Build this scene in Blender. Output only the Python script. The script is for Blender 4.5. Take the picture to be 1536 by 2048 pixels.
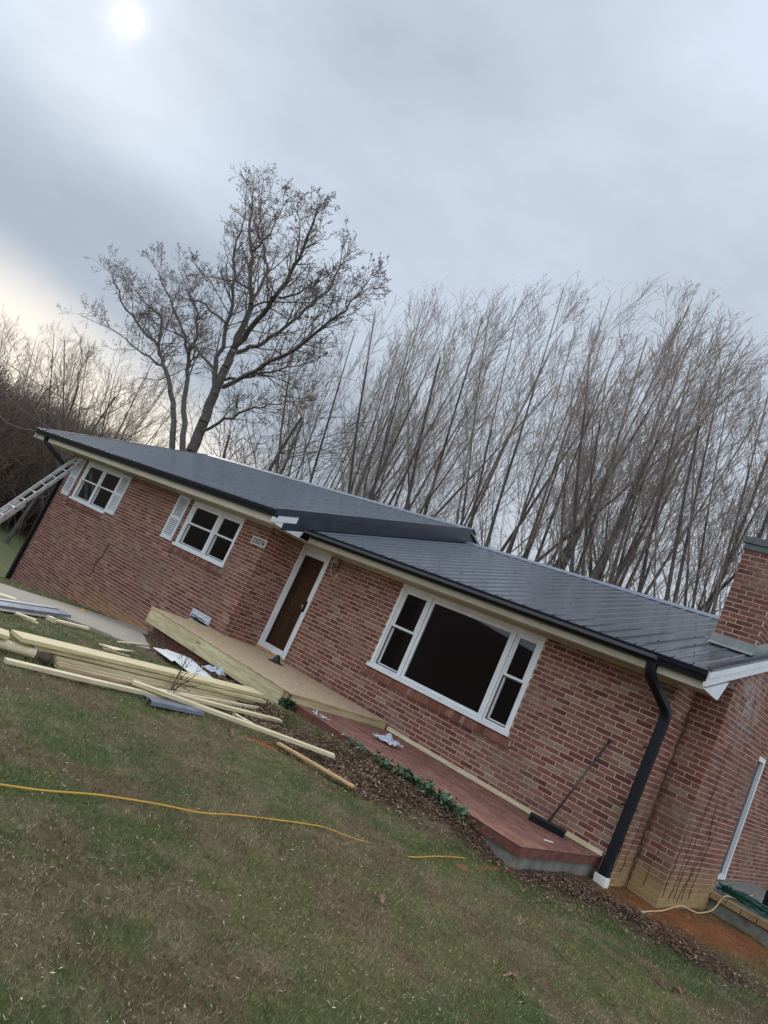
import bpy, math, random
import numpy as np
from mathutils import Matrix, Vector
random.seed(7); RNG = np.random.default_rng(7)
scene = bpy.context.scene
for o in list(bpy.data.objects): bpy.data.objects.remove(o)
COL = scene.collection

# ------------------------------------------------------------ camera, world, sun
R = np.array([[0.69559263, -0.20393863, 0.68888311],
              [0.58951243, -0.38604299, -0.70953922],
              [0.41064095, 0.8996554, -0.1483043]])
CAM = np.array([2.91096311, -8.21308086, 1.22737688])
F = 1450.7355
cd = bpy.data.cameras.new('camera'); cam = bpy.data.objects.new('camera', cd); COL.objects.link(cam)
m = Matrix.Identity(4)
for i in range(3):
    for j in range(3): m[i][j] = R[i][j]
    m[i][3] = CAM[i]
cam.matrix_world = m
cd.sensor_fit = 'VERTICAL'; cd.sensor_height = 24.0; cd.lens = F / 2048 * 24.0
cd.clip_start = 0.05; cd.clip_end = 3000
scene.camera = cam

SUN = np.array([-0.852, 0.190, 0.488]); SUN /= np.linalg.norm(SUN)
EL = math.asin(SUN[2])
w = bpy.data.worlds.new('World'); scene.world = w; w.use_nodes = True
nt = w.node_tree; nt.nodes.clear(); N = nt.nodes; LK = nt.links
def wn(t, **k):
    n = N.new(t)
    for a, b in k.items(): setattr(n, a, b)
    return n
def wmath(op, a, b=None, c=None, clamp=False):
    n = N.new('ShaderNodeMath'); n.operation = op; n.use_clamp = clamp
    for i, v in enumerate((a, b, c)):
        if v is None: continue
        if isinstance(v, (int, float)): n.inputs[i].default_value = v
        else: LK.new(v, n.inputs[i])
    return n.outputs[0]
def wmix(f, a, b, mode='MIX'):
    n = N.new('ShaderNodeMix'); n.data_type = 'RGBA'; n.blend_type = mode
    if isinstance(f, (int, float)): n.inputs[0].default_value = f
    else: LK.new(f, n.inputs[0])
    for i, v in ((6, a), (7, b)):
        if isinstance(v, tuple): n.inputs[i].default_value = (*v, 1)
        else: LK.new(v, n.inputs[i])
    return n.outputs[2]
tc = wn('ShaderNodeTexCoord')
nrm = wn('ShaderNodeVectorMath', operation='NORMALIZE'); LK.new(tc.outputs['Generated'], nrm.inputs[0]); D = nrm.outputs[0]
sep = wn('ShaderNodeSeparateXYZ'); LK.new(D, sep.inputs[0]); Z = sep.outputs[2]
def wdot(v):
    n = wn('ShaderNodeVectorMath', operation='DOT_PRODUCT'); LK.new(D, n.inputs[0]); n.inputs[1].default_value = tuple(v)
    return n.outputs['Value']
ds = wmath('MAXIMUM', wdot(SUN), 0.0)
zc = wmath('MAXIMUM', Z, 0.0)
# overcast layer: bluish grey sheet, paler to the right and towards the horizon, drifting bands of thicker cloud
side = wmath('MULTIPLY_ADD', wdot(np.array([0.75, 0.62, 0.1])), 0.5, 0.5, clamp=True)
base = wmix(side, (0.225, 0.29, 0.395), (0.56, 0.665, 0.85))
base = wmix(wmath('POWER', wmath('SUBTRACT', 1.0, zc, clamp=True), 5.0), base, (0.50, 0.56, 0.66))
mp = wn('ShaderNodeMapping'); LK.new(D, mp.inputs[0]); mp.inputs['Scale'].default_value = (1.0, 1.0, 2.2); mp.inputs['Rotation'].default_value = (0.5, 0.3, 0.4)
nz = wn('ShaderNodeTexNoise'); LK.new(mp.outputs[0], nz.inputs['Vector']); nz.inputs['Scale'].default_value = 1.7; nz.inputs['Detail'].default_value = 5; nz.inputs['Roughness'].default_value = 0.56
cl = wn('ShaderNodeMapRange'); LK.new(nz.outputs[0], cl.inputs[0]); cl.inputs[1].default_value = 0.32; cl.inputs[2].default_value = 0.68; cl.inputs[3].default_value = 0.80; cl.inputs[4].default_value = 1.14
comb = wn('ShaderNodeCombineXYZ')
for i in range(3): LK.new(cl.outputs[0], comb.inputs[i])
base = wmix(1.0, base, comb.outputs[0], 'MULTIPLY')
# pale warm break low under the sun
def wrange(v, a, b, c=0.0, d=1.0):
    n = wn('ShaderNodeMapRange'); n.interpolation_type = 'SMOOTHSTEP'; LK.new(v, n.inputs[0])
    for i, q in enumerate((a, b, c, d)): n.inputs[i + 1].default_value = q
    return n.outputs[0]
az = wdot(np.array([-0.968, 0.25, 0.0]))
edge = wmath('ADD', Z, wmath('MULTIPLY', wmath('SUBTRACT', 1.0, az), 1.6))
edge = wmath('ADD', edge, wmath('MULTIPLY', wmath('SUBTRACT', nz.outputs[0], 0.5), 0.16))
bank = wmath('MULTIPLY', wrange(edge, 0.20, 0.30), wmath('MULTIPLY', wrange(edge, 0.62, 0.40), wrange(az, 0.55, 0.85)))
base = wmix(wmath('MULTIPLY', bank, 0.42), base, (0.19, 0.245, 0.345))
base = wmix(wmath('MULTIPLY', wrange(edge, 0.30, 0.13), 0.92), base, (0.80, 0.77, 0.72))
# sun seen through the thin sheet
g1 = wmath('MULTIPLY', wmath('POWER', ds, 90.0), wmath('MULTIPLY', nz.outputs[0], 0.20))
g2 = wmath('MULTIPLY', wmath('POWER', ds, 5000.0), 0.18)
g3 = wmath('MULTIPLY', wmath('POWER', ds, 42000.0), 4.0)
gl = wmath('ADD', wmath('ADD', g1, g2), g3)
comb2 = wn('ShaderNodeCombineXYZ')
LK.new(gl, comb2.inputs[0]); LK.new(wmath('MULTIPLY', gl, 0.98), comb2.inputs[1]); LK.new(wmath('MULTIPLY', gl, 0.93), comb2.inputs[2])
base = wmix(1.0, base, comb2.outputs[0], 'ADD')
# the sheet thins and brightens smoothly away from the sun
away = wmath('MULTIPLY_ADD', wdot(np.array([0.15, -0.92, 0.35])), 0.5, 0.5, clamp=True)
away = wmath('MULTIPLY_ADD', wmath('POWER', away, 1.6), 1.55, 0.90)
comb3 = wn('ShaderNodeCombineXYZ')
for i, k_ in enumerate((1.07, 1.0, 0.90)): LK.new(wmath('MULTIPLY', away, k_), comb3.inputs[i])
base = wmix(1.0, base, comb3.outputs[0], 'MULTIPLY')
sky = wn('ShaderNodeTexSky'); sky.sky_type = 'NISHITA'; sky.sun_disc = False
sky.sun_elevation = EL; sky.sun_rotation = math.atan2(SUN[0], SUN[1]); sky.air_density = 1.4; sky.dust_density = 0.4
b1 = wn('ShaderNodeBackground'); LK.new(sky.outputs[0], b1.inputs[0]); b1.inputs[1].default_value = 0.05
b2 = wn('ShaderNodeBackground'); LK.new(base, b2.inputs[0]); b2.inputs[1].default_value = 1.0
mx = wn('ShaderNodeMixShader'); mx.inputs[0].default_value = 0.988; LK.new(b1.outputs[0], mx.inputs[1]); LK.new(b2.outputs[0], mx.inputs[2])
wo = wn('ShaderNodeOutputWorld'); LK.new(mx.outputs[0], wo.inputs[0])
sl = bpy.data.lights.new('sun', 'SUN'); sl.energy = 1.5; sl.angle = math.radians(14); sl.color = (1, 0.95, 0.87)
so = bpy.data.objects.new('sun', sl); COL.objects.link(so)
so.rotation_euler = Vector(tuple(SUN)).to_track_quat('Z', 'Y').to_euler()
vs = scene.view_settings
vs.view_transform = 'Standard'; vs.look = 'None'; vs.exposure = 0.35; vs.gamma = 1.0; vs.use_curve_mapping = False
scene.cycles.max_bounces = 6; scene.cycles.transparent_max_bounces = 12

# ------------------------------------------------------------ photo geometry -> world points
def ray(u, v):
    return R @ np.array([(u - 768) / F, -(v - 1024) / F, -1.0])
def onY(u, v, Y):
    d = ray(u, v); return CAM + d * ((Y - CAM[1]) / d[1])
def onX(u, v, X):
    d = ray(u, v); return CAM + d * ((X - CAM[0]) / d[0])
def onZ(u, v, zz):
    d = ray(u, v); return CAM + d * ((zz - CAM[2]) / d[2])
XS = [-600, -400, -140, -105, -75, -58, -48, -34, -26, -20, -16.4, -12.65, -9.5, -7.5, -4.8, -3, -1, 0, 1, 4, 60, 600]
ZS = [24, 18, 8.5, 5.0, 0.6, -2.8, -3.1, -3.0, -2.7, -2.15, -1.62, -1.02, -.66, -.42, -.31, -.28, -.30, -.375, -.42, -.47, -1.0, -1.0]
def smooth(x): x = np.clip(x, 0, 1); return x * x * (3 - 2 * x)
def gz(x, y):
    z = np.interp(x, XS, ZS) - .02 * np.clip(-(y + 1.5), 0, 5)
    return z + smooth((-y - 45) / 90) * 9 + smooth((y - 60) / 120) * 6
def G(u, v, dz=0.0):
    d = ray(u, v); t = np.linspace(1, 220, 9000)
    P = CAM[None] + t[:, None] * d[None]
    k = np.argmax(P[:, 2] < gz(P[:, 0], P[:, 1]) + dz)
    return P[k]

# ------------------------------------------------------------ numpy noise
def hsh(ix, iy, s):
    n = (ix.astype(np.int64) * 374761393 + iy.astype(np.int64) * 668265263 + s * 144269) & 0x7fffffff
    n = ((n ^ (n >> 13)) * 1274126177) & 0x7fffffff
    return ((n ^ (n >> 16)) & 0xffff) / 65535.0
def vnoise(x, y, s=0):
    ix = np.floor(x); iy = np.floor(y); fx = x - ix; fy = y - iy
    fx = fx * fx * (3 - 2 * fx); fy = fy * fy * (3 - 2 * fy)
    a = hsh(ix, iy, s); b = hsh(ix + 1, iy, s); c = hsh(ix, iy + 1, s); d = hsh(ix + 1, iy + 1, s)
    return (a * (1 - fx) + b * fx) * (1 - fy) + (c * (1 - fx) + d * fx) * fy
def fbm(x, y, s=0, o=4):
    t = 0; a = .5; n = 0
    for k in range(o):
        t = t + a * vnoise(x * 2 ** k, y * 2 ** k, s + k * 17); n += a; a *= .55
    return t / n

# ------------------------------------------------------------ materials
def new_mat(name):
    mt = bpy.data.materials.new(name); mt.use_nodes = True
    return mt, mt.node_tree, mt.node_tree.nodes['Principled BSDF']
def ramp(t, src, stops):
    n = t.nodes.new('ShaderNodeValToRGB'); t.links.new(src, n.inputs[0])
    e = n.color_ramp.elements
    while len(e) < len(stops): e.new(0.5)
    for el, (p, c) in zip(e, stops): el.position = p; el.color = (*c, 1)
    return n.outputs[0]
def noise(t, vec, scale, detail=4, rough=.55, sc=(1, 1, 1)):
    mp = t.nodes.new('ShaderNodeMapping'); mp.inputs['Scale'].default_value = sc; t.links.new(vec, mp.inputs[0])
    n = t.nodes.new('ShaderNodeTexNoise'); t.links.new(mp.outputs[0], n.inputs['Vector'])
    n.inputs['Scale'].default_value = scale; n.inputs['Detail'].default_value = detail; n.inputs['Roughness'].default_value = rough
    return n.outputs[0]
def mixc(t, f, a, b, mode='MIX'):
    n = t.nodes.new('ShaderNodeMix'); n.data_type = 'RGBA'; n.blend_type = mode
    if isinstance(f, (int, float)): n.inputs[0].default_value = f
    else: t.links.new(f, n.inputs[0])
    for i, v in ((6, a), (7, b)):
        if isinstance(v, tuple): n.inputs[i].default_value = (*v, 1)
        else: t.links.new(v, n.inputs[i])
    return n.outputs[2]
def mrange(t, v, a, b, c=0.0, d=1.0):
    n = t.nodes.new('ShaderNodeMapRange'); t.links.new(v, n.inputs[0])
    for i, q in enumerate((a, b, c, d)): n.inputs[i + 1].default_value = q
    return n.outputs[0]
def tmath(t, op, a, b):
    n = t.nodes.new('ShaderNodeMath'); n.operation = op; n.use_clamp = (op == 'MULTIPLY')
    for i, v in enumerate((a, b)):
        if isinstance(v, (int, float)): n.inputs[i].default_value = v
        else: t.links.new(v, n.inputs[i])
    return n.outputs[0]
def posn(t):
    return t.nodes.new('ShaderNodeNewGeometry').outputs['Position']
def bump(t, b, h, s=.3, d=.01):
    n = t.nodes.new('ShaderNodeBump'); n.inputs['Strength'].default_value = s; n.inputs['Distance'].default_value = d
    t.links.new(h, n.inputs['Height']); t.links.new(n.outputs[0], b.inputs['Normal'])
def plain(name, c, rough=.6, var=.25, scale=8, metal=0.0, bmp=0.0, sc=(1, 1, 1), coord='pos'):
    mt, t, b = new_mat(name)
    v = posn(t) if coord == 'pos' else t.nodes.new('ShaderNodeTexCoord').outputs['Object']
    n = noise(t, v, scale, sc=sc)
    lo = tuple(x * (1 - var) for x in c); hi = tuple(min(1, x * (1 + var)) for x in c)
    t.links.new(ramp(t, n, [(.3, lo), (.7, hi)]), b.inputs['Base Color'])
    t.links.new(mrange(t, n, .3, .7, rough * .85, min(1, rough * 1.15)), b.inputs['Roughness'])
    b.inputs['Metallic'].default_value = metal
    if bmp: bump(t, b, n, bmp)
    return mt
def weather(t, col):
    """smears, soil splash and efflorescence that sit on brick and mortar alike"""
    p = posn(t)
    sm = mrange(t, noise(t, p, .9, 5, .62, (1, 1, 1.2)), .50, .66)
    col = mixc(t, tmath(t, 'MULTIPLY', sm, .55), col, (.21, .135, .10))
    gr = mrange(t, noise(t, p, 3.1, 4, .6), .60, .75)
    col = mixc(t, tmath(t, 'MULTIPLY', gr, .35), col, (.36, .27, .22))
    s = t.nodes.new('ShaderNodeSeparateXYZ'); t.links.new(p, s.inputs[0])
    zed = tmath(t, 'ADD', s.outputs[2], tmath(t, 'MULTIPLY', noise(t, p, 3.5), .75))
    low = tmath(t, 'MULTIPLY', mrange(t, zed, .52, .12), mrange(t, s.outputs[1], 4.3, 3.7))
    xr = mrange(t, s.outputs[0], -.42, -.22)
    col = mixc(t, tmath(t, 'MULTIPLY', low, tmath(t, 'MULTIPLY', xr, .85)), col, (.36, .255, .105))
    lo2 = mrange(t, zed, -.12, -.44); xl = tmath(t, 'MULTIPLY', mrange(t, s.outputs[0], -13.5, -10.), mrange(t, s.outputs[0], -7.9, -8.6))
    col = mixc(t, tmath(t, 'MULTIPLY', lo2, tmath(t, 'MULTIPLY', xl, .8)), col, (.42, .24, .09))
    # pale rubbed patch high on the gable
    v = t.nodes.new('ShaderNodeVectorMath'); v.operation = 'DISTANCE'; t.links.new(p, v.inputs[0]); v.inputs[1].default_value = tuple(onX(1500, 1405, .217))
    pat = tmath(t, 'MULTIPLY', mrange(t, v.outputs['Value'], .75, .2), mrange(t, noise(t, p, 7, 5), .42, .6))
    col = mixc(t, tmath(t, 'MULTIPLY', pat, .6), col, (.42, .42, .42))
    return col
def brick_mat():
    mt, t, b = new_mat('brick')
    a = t.nodes.new('ShaderNodeAttribute'); a.attribute_name = 'tone'; f = a.outputs['Fac']
    col = ramp(t, f, [(0, (.085, .025, .019)), (.22, (.145, .042, .029)), (.5, (.215, .074, .048)), (.78, (.26, .118, .078)), (1, (.28, .18, .125))])
    p = posn(t)
    n = noise(t, p, 45, 5, .65)
    col = mixc(t, .55, col, ramp(t, n, [(.3, (.55, .55, .55)), (.7, (1.25, 1.25, 1.25))]), 'MULTIPLY')
    t.links.new(weather(t, col), b.inputs['Base Color'])
    b.inputs['Roughness'].default_value = .88; bump(t, b, n, .35, .004)
    return mt
def mortar_mat():
    mt, t, b = new_mat('mortar')
    p = posn(t); n = noise(t, p, 30, 5, .6)
    col = ramp(t, n, [(.25, (.44, .345, .27)), (.7, (.58, .465, .37))])
    t.links.new(weather(t, col), b.inputs['Base Color']); b.inputs['Roughness'].default_value = .95
    bump(t, b, n, .4, .004)
    return mt
def wood_mat(name, lo, hi, sc=(1, 1, 1), scale=6, knots=True, rough=.7):
    mt, t, b = new_mat(name)
    v = t.nodes.new('ShaderNodeTexCoord').outputs['Object']
    oi = t.nodes.new('ShaderNodeObjectInfo')
    ad = t.nodes.new('ShaderNodeVectorMath'); ad.operation = 'ADD'; t.links.new(v, ad.inputs[0]); t.links.new(oi.outputs['Random'], ad.inputs[1])
    n = noise(t, ad.outputs[0], scale, 6, .6, sc)
    col = ramp(t, n, [(.28, lo), (.5, tuple((a + c) / 2 for a, c in zip(lo, hi))), (.72, hi)])
    if knots:
        vo = t.nodes.new('ShaderNodeTexVoronoi'); mp = t.nodes.new('ShaderNodeMapping'); mp.inputs['Scale'].default_value = (1, 5, 5)
        t.links.new(ad.outputs[0], mp.inputs[0]); t.links.new(mp.outputs[0], vo.inputs['Vector']); vo.inputs['Scale'].default_value = 1.3
        col = mixc(t, mrange(t, vo.outputs['Distance'], .11, .05), col, (.13, .065, .03))
    col = mixc(t, .35, col, ramp(t, oi.outputs['Random'], [(0, (.75, .75, .75)), (1, (1.1, 1.1, 1.1))]), 'MULTIPLY')
    t.links.new(col, b.inputs['Base Color']); b.inputs['Roughness'].default_value = rough; bump(t, b, n, .25, .003)
    return mt
M = {}
M['brick'] = brick_mat(); M['mortar'] = mortar_mat()
M['white'] = plain('white_vinyl', (.74, .75, .74), .35, .07, 5)
M['trim_white'] = plain('painted_white_metal', (.66, .68, .69), .45, .10, 6)
M['soffit'] = plain('cream_soffit', (.53, .475, .365), .55, .10, 5)
M['black'] = plain('black_aluminium', (.006, .007, .011), .5, .3, 5)
M['flash'] = plain('navy_flashing', (.022, .028, .042), .35, .3, 4)
M['shutter'] = plain('white_shutter', (.68, .70, .70), .45, .06, 6)
M['pine'] = wood_mat('treated_pine', (.35, .285, .135), (.70, .60, .36), (1, 14, 14), 3)
M['pine2'] = wood_mat('yellow_pine', (.44, .35, .20), (.78, .68, .47), (1, 14, 14), 3)
M['pineold'] = wood_mat('weathered_board', (.22, .14, .08), (.48, .36, .22), (1, 12, 12), 4)
M['ply'] = wood_mat('plywood', (.30, .19, .10), (.66, .50, .32), (1, 5, 5), 7, knots=False)
M['splint'] = wood_mat('rough_slab_wood', (.33, .16, .06), (.60, .40, .20), (1, 9, 9), 6)
M['endgrain'] = M['pineold']
M['concrete'] = plain('concrete', (.27, .235, .19), .9, .22, 9, bmp=.3)
M['oldconc'] = plain('mossy_concrete', (.185, .18, .15), .95, .35, 7, bmp=.5)
M['alu'] = plain('aluminium', (.62, .62, .60), .38, .12, 10, metal=.55)
M['rung_end'] = plain('dark_rung_end', (.04, .04, .045), .6, .2, 9)
M['darkrub'] = plain('black_rubber', (.012, .012, .012), .65, .3, 10)
M['bristle'] = plain('black_bristles', (.008, .008, .009), .9, .3, 60, bmp=.6)
M['pole'] = plain('grey_steel_pole', (.06, .06, .065), .4, .3, 12, metal=.4)
M['galv'] = plain('grey_flashing', (.17, .195, .24), .42, .16, 6, metal=.15)
M['chimflash'] = plain('chimney_flashing', (.23, .25, .23), .45, .2, 6)
M['slate'] = plain('concrete_chimney_cap', (.10, .11, .105), .7, .3, 9, bmp=.3)
M['cord'] = plain('yellow_cord', (.52, .29, .035), .45, .1, 12)
M['tan'] = plain('tan_cord', (.62, .40, .20), .55, .15, 12)
M['hose'] = plain('green_hose', (.010, .075, .05), .4, .3, 12)
M['ivy'] = plain('ivy_leaf', (.045, .095, .042), .42, .55, 14)
M['vine'] = plain('dry_vine', (.07, .045, .03), .85, .35, 12)
M['leaf'] = plain('dead_leaf', (.26, .15, .10), .8, .45, 40)
M['bark'] = plain('bark', (.085, .075, .066), .95, .4, 3, bmp=.5, sc=(3, 3, .6), coord='obj')
M['twig'] = plain('twig', (.15, .115, .095), .9, .3, 1.5, coord='obj')
M['wisp'] = plain('wispy_twig', (.225, .175, .14), .9, .25, .8, coord='obj')
M['brush'] = plain('brush_twig', (.115, .082, .062), .95, .4, .15)
M['brass'] = plain('antique_brass', (.40, .31, .22), .4, .25, 30, metal=.25)
M['chrome'] = plain('chrome', (.6, .6, .62), .2, .1, 10, metal=.9)
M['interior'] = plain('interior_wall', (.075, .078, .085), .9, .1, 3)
M['blind'] = plain('roller_blind', (.5, .49, .46), .8, .08, 3)
M['doorwood'] = plain('brown_wood_door', (.105, .045, .020), .35, .3, 2.2, sc=(4, 4, .5))
M['redbrown'] = plain('red_painted_edge', (.135, .045, .032), .75, .35, 10, bmp=.3)
M['wire'] = plain('utility_wire', (.01, .01, .01), .7, .1, 3)
M['plate'] = plain('number_plate', (.55, .53, .50), .5, .1, 20)
M['pvc'] = plain('white_pvc', (.75, .74, .70), .5, .12, 8)
# glass: real thin panes, see-through to the dark rooms, reflecting the garden
def glass(name='window_glass', tc_=(.27, .30, .33, 1), ior=1.6):
    mt, t, b = new_mat(name); t.nodes.remove(b); out = t.nodes['Material Output']
    tr = t.nodes.new('ShaderNodeBsdfTransparent'); tr.inputs[0].default_value = tc_
    gl = t.nodes.new('ShaderNodeBsdfGlossy'); gl.inputs['Roughness'].default_value = .015
    fr = t.nodes.new('ShaderNodeFresnel'); fr.inputs[0].default_value = ior
    ms = t.nodes.new('ShaderNodeMixShader'); t.links.new(fr.outputs[0], ms.inputs[0]); t.links.new(tr.outputs[0], ms.inputs[1]); t.links.new(gl.outputs[0], ms.inputs[2])
    t.links.new(ms.outputs[0], out.inputs[0]); return mt
M['glass'] = glass(); M['clear'] = glass('storm_door_glass', (.86, .88, .88, 1), 1.25); M['black'].node_tree.nodes['Principled BSDF'].inputs['Specular IOR Level'].default_value = .28
def film():
    mt, t, b = new_mat('clear_plastic'); out = t.nodes['Material Output']
    b.inputs['Base Color'].default_value = (.62, .66, .72, 1); b.inputs['Roughness'].default_value = .25
    tr = t.nodes.new('ShaderNodeBsdfTransparent'); ms = t.nodes.new('ShaderNodeMixShader'); ms.inputs[0].default_value = .62
    t.links.new(tr.outputs[0], ms.inputs[1]); t.links.new(b.outputs[0], ms.inputs[2]); t.links.new(ms.outputs[0], out.inputs[0]); return mt
M['film'] = film()
def roof_mat():
    mt, t, b = new_mat('charcoal_metal_roof'); p = posn(t)
    n = noise(t, p, 1.3, 5, .6, (1, 2.5, 1)); n2 = noise(t, p, 14, 4, .6)
    col = mixc(t, n, (.085, .098, .116), (.120, .134, .155)); t.links.new(col, b.inputs['Base Color'])
    t.links.new(mrange(t, tmath(t, 'ADD', n, n2), .75, 1.25, .09, .20), b.inputs['Roughness'])
    b.inputs['IOR'].default_value = 1.62; b.inputs['Metallic'].default_value = .35; return mt
M['roof'] = roof_mat()
def redslab():
    mt, t, b = new_mat('red_painted_concrete'); p = posn(t)
    n = noise(t, p, 3.2, 6, .68, (1.3, 3.6, 1)); n2 = noise(t, p, 34, 6, .72)
    col = ramp(t, n, [(.36, (.11, .032, .020)), (.5, (.185, .062, .040)), (.64, (.31, .150, .105))])
    col = mixc(t, mrange(t, n2, .52, .62), col, (.33, .20, .15))
    col = mixc(t, mrange(t, noise(t, p, 22, 5, .7), .62, .7), col, (.07, .035, .025))
    t.links.new(col, b.inputs['Base Color']); b.inputs['Roughness'].default_value = .8; bump(t, b, n2, .35, .006); return mt
M['redslab'] = redslab()
def ground_mat(name, sc=22):
    mt, t, b = new_mat(name); a = t.nodes.new('ShaderNodeAttribute'); a.attribute_name = 'tint'
    p = posn(t); n = noise(t, p, sc, 6, .7)
    col = mixc(t, .8, a.outputs['Color'], ramp(t, n, [(.3, (.45, .45, .45)), (.7, (1.5, 1.5, 1.5))]), 'MULTIPLY')
    t.links.new(col, b.inputs['Base Color']); b.inputs['Roughness'].default_value = .95; b.inputs['Specular IOR Level'].default_value = .15
    bump(t, b, n, .6, .02); return mt
M['ground'] = ground_mat('lawn_soil')
def tint_mat(name, rough=.8):
    mt, t, b = new_mat(name); a = t.nodes.new('ShaderNodeAttribute'); a.attribute_name = 'tint'
    t.links.new(a.outputs['Color'], b.inputs['Base Color']); b.inputs['Roughness'].default_value = rough; b.inputs['Specular IOR Level'].default_value = .25
    return mt
M['blade'] = tint_mat('grass_blade'); M['litter'] = tint_mat('litter', .9)

# ------------------------------------------------------------ mesh helpers
def link(o, parent=None):
    COL.objects.link(o)
    if parent is not None: o.parent = parent
    return o
def tag(o, label=None, cat=None, group=None, kind=None):
    if label: o['label'] = label
    if cat: o['category'] = cat
    if group: o['group'] = group
    if kind: o['kind'] = kind
    return o
def empty(name, loc=(0, 0, 0), label=None, cat=None, group=None):
    o = bpy.data.objects.new(name, None); o.empty_display_size = .2; o.location = loc
    link(o); return tag(o, label, cat, group)
class MB:
    def __init__(s): s.v = []; s.f = []; s.t = []
    def add(s, vs_, fs, tone=None):
        n = len(s.v); s.v += [tuple(map(float, q)) for q in vs_]; s.f += [tuple(i + n for i in f) for f in fs]
        if tone is not None: s.t += [tone] * len(fs)
        return s
    def box(s, x0, x1, y0, y1, z0, z1, tone=None):
        return s.add([(x0, y0, z0), (x1, y0, z0), (x1, y1, z0), (x0, y1, z0), (x0, y0, z1), (x1, y0, z1), (x1, y1, z1), (x0, y1, z1)],
                     [(0, 3, 2, 1), (4, 5, 6, 7), (0, 1, 5, 4), (1, 2, 6, 5), (2, 3, 7, 6), (3, 0, 4, 7)], tone)
    def obox(s, c, ex, ey, ez, tone=None):
        c, ex, ey, ez = map(np.array, (c, ex, ey, ez)); q = []
        for k in (-1, 1):
            for (i, j) in ((-1, -1), (1, -1), (1, 1), (-1, 1)): q.append(c + i * ex + j * ey + k * ez)
        return s.add(q, [(0, 3, 2, 1), (4, 5, 6, 7), (0, 1, 5, 4), (1, 2, 6, 5), (2, 3, 7, 6), (3, 0, 4, 7)], tone)
    def beam(s, a, b, w, h, up=(0, 0, 1)):
        a = np.array(a, float); b = np.array(b, float); d = b - a; L = np.linalg.norm(d); d /= L
        sd = np.cross(d, np.array(up, float)); sd /= np.linalg.norm(sd); u = np.cross(sd, d)
        return s.obox((a + b) / 2, d * L / 2, sd * w / 2, u * h / 2)
    def tube(s, pts, r, n=8, cap=True):
        pts = [np.array(q, float) for q in pts]; rs = r if hasattr(r, '__len__') else [r] * len(pts)
        rings = []; ref = None
        for i, q in enumerate(pts):
            d = pts[min(i + 1, len(pts) - 1)] - pts[max(i - 1, 0)]; d /= max(np.linalg.norm(d), 1e-9)
            if ref is None: ref = np.array([0, 0, 1.]) if abs(d[2]) < .9 else np.array([1., 0, 0])
            a = np.cross(d, ref); a /= np.linalg.norm(a); b_ = np.cross(d, a); ref = np.cross(a, d)
            rings.append([q + rs[i] * (math.cos(t) * a + math.sin(t) * b_) for t in np.linspace(0, 2 * math.pi, n, endpoint=False)])
        vs_ = [x for rg in rings for x in rg]; fs = []
        for i in range(len(rings) - 1):
            for k in range(n): fs.append((i * n + k, i * n + (k + 1) % n, (i + 1) * n + (k + 1) % n, (i + 1) * n + k))
        if cap: fs.append(tuple(range(n))[::-1]); fs.append(tuple((len(rings) - 1) * n + k for k in range(n)))
        return s.add(vs_, fs)
    def prism(s, poly, off):
        n = len(poly); poly = [np.array(q, float) for q in poly]; off = np.array(off, float)
        fs = [tuple(range(n))[::-1], tuple(range(n, 2 * n))] + [(i, (i + 1) % n, n + (i + 1) % n, n + i) for i in range(n)]
        return s.add(poly + [q + off for q in poly], fs)
    def lathe(s, prof, c, n=14, axis=(0, 0, 1)):
        c = np.array(c, float); ax = np.array(axis, float); ax /= np.linalg.norm(ax)
        a = np.cross(ax, [0, 1, 0] if abs(ax[1]) < .9 else [1, 0, 0]); a /= np.linalg.norm(a); b_ = np.cross(ax, a)
        vs_ = []; fs = []
        for (r, h) in prof:
            for k in range(n):
                t = 2 * math.pi * k / n; vs_.append(c + ax * h + r * (math.cos(t) * a + math.sin(t) * b_))
        for i in range(len(prof) - 1):
            for k in range(n): fs.append((i * n + k, i * n + (k + 1) % n, (i + 1) * n + (k + 1) % n, (i + 1) * n + k))
        return s.add(vs_, fs)
    def mesh(s, name, mat):
        me = bpy.data.meshes.new(name); me.from_pydata(s.v, [], s.f)
        if s.t:
            a = me.attributes.new('tone', 'FLOAT', 'FACE'); a.data.foreach_set('value', s.t)
        if mat is not None: me.materials.append(mat)
        me.update(); return me
    def build(s, name, mat, parent=None, bevel=0, smooth_=False, recalc=False, origin=None):
        me = s.mesh(name, mat)
        if origin is not None: me.transform(Matrix.Translation(-Vector(origin)))
        if smooth_: me.polygons.foreach_set('use_smooth', [True] * len(me.polygons))
        o = bpy.data.objects.new(name, me); link(o, parent)
        if origin is not None: o.location = origin
        if bevel:
            b = o.modifiers.new('bevel', 'BEVEL'); b.width = bevel; b.segments = 2; b.limit_method = 'ANGLE'
        return o
def np_mesh(name, V, Fc, mat, tint=None, parent=None):
    me = bpy.data.meshes.new(name); V = np.asarray(V, np.float32); Fc = np.asarray(Fc, np.int32); k = Fc.shape[1]
    me.vertices.add(len(V)); me.vertices.foreach_set('co', V.ravel())
    me.loops.add(Fc.size); me.loops.foreach_set('vertex_index', Fc.ravel())
    me.polygons.add(len(Fc)); me.polygons.foreach_set('loop_start', np.arange(0, Fc.size, k, dtype=np.int32))
    me.update(calc_edges=True)
    if tint is not None:
        a = me.color_attributes.new('tint', 'FLOAT_COLOR', 'POINT')
        a.data.foreach_set('color', np.concatenate([tint, np.ones((len(tint), 1))], 1).astype(np.float32).ravel())
    me.materials.append(mat)
    o = bpy.data.objects.new(name, me); link(o, parent); return o

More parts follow.
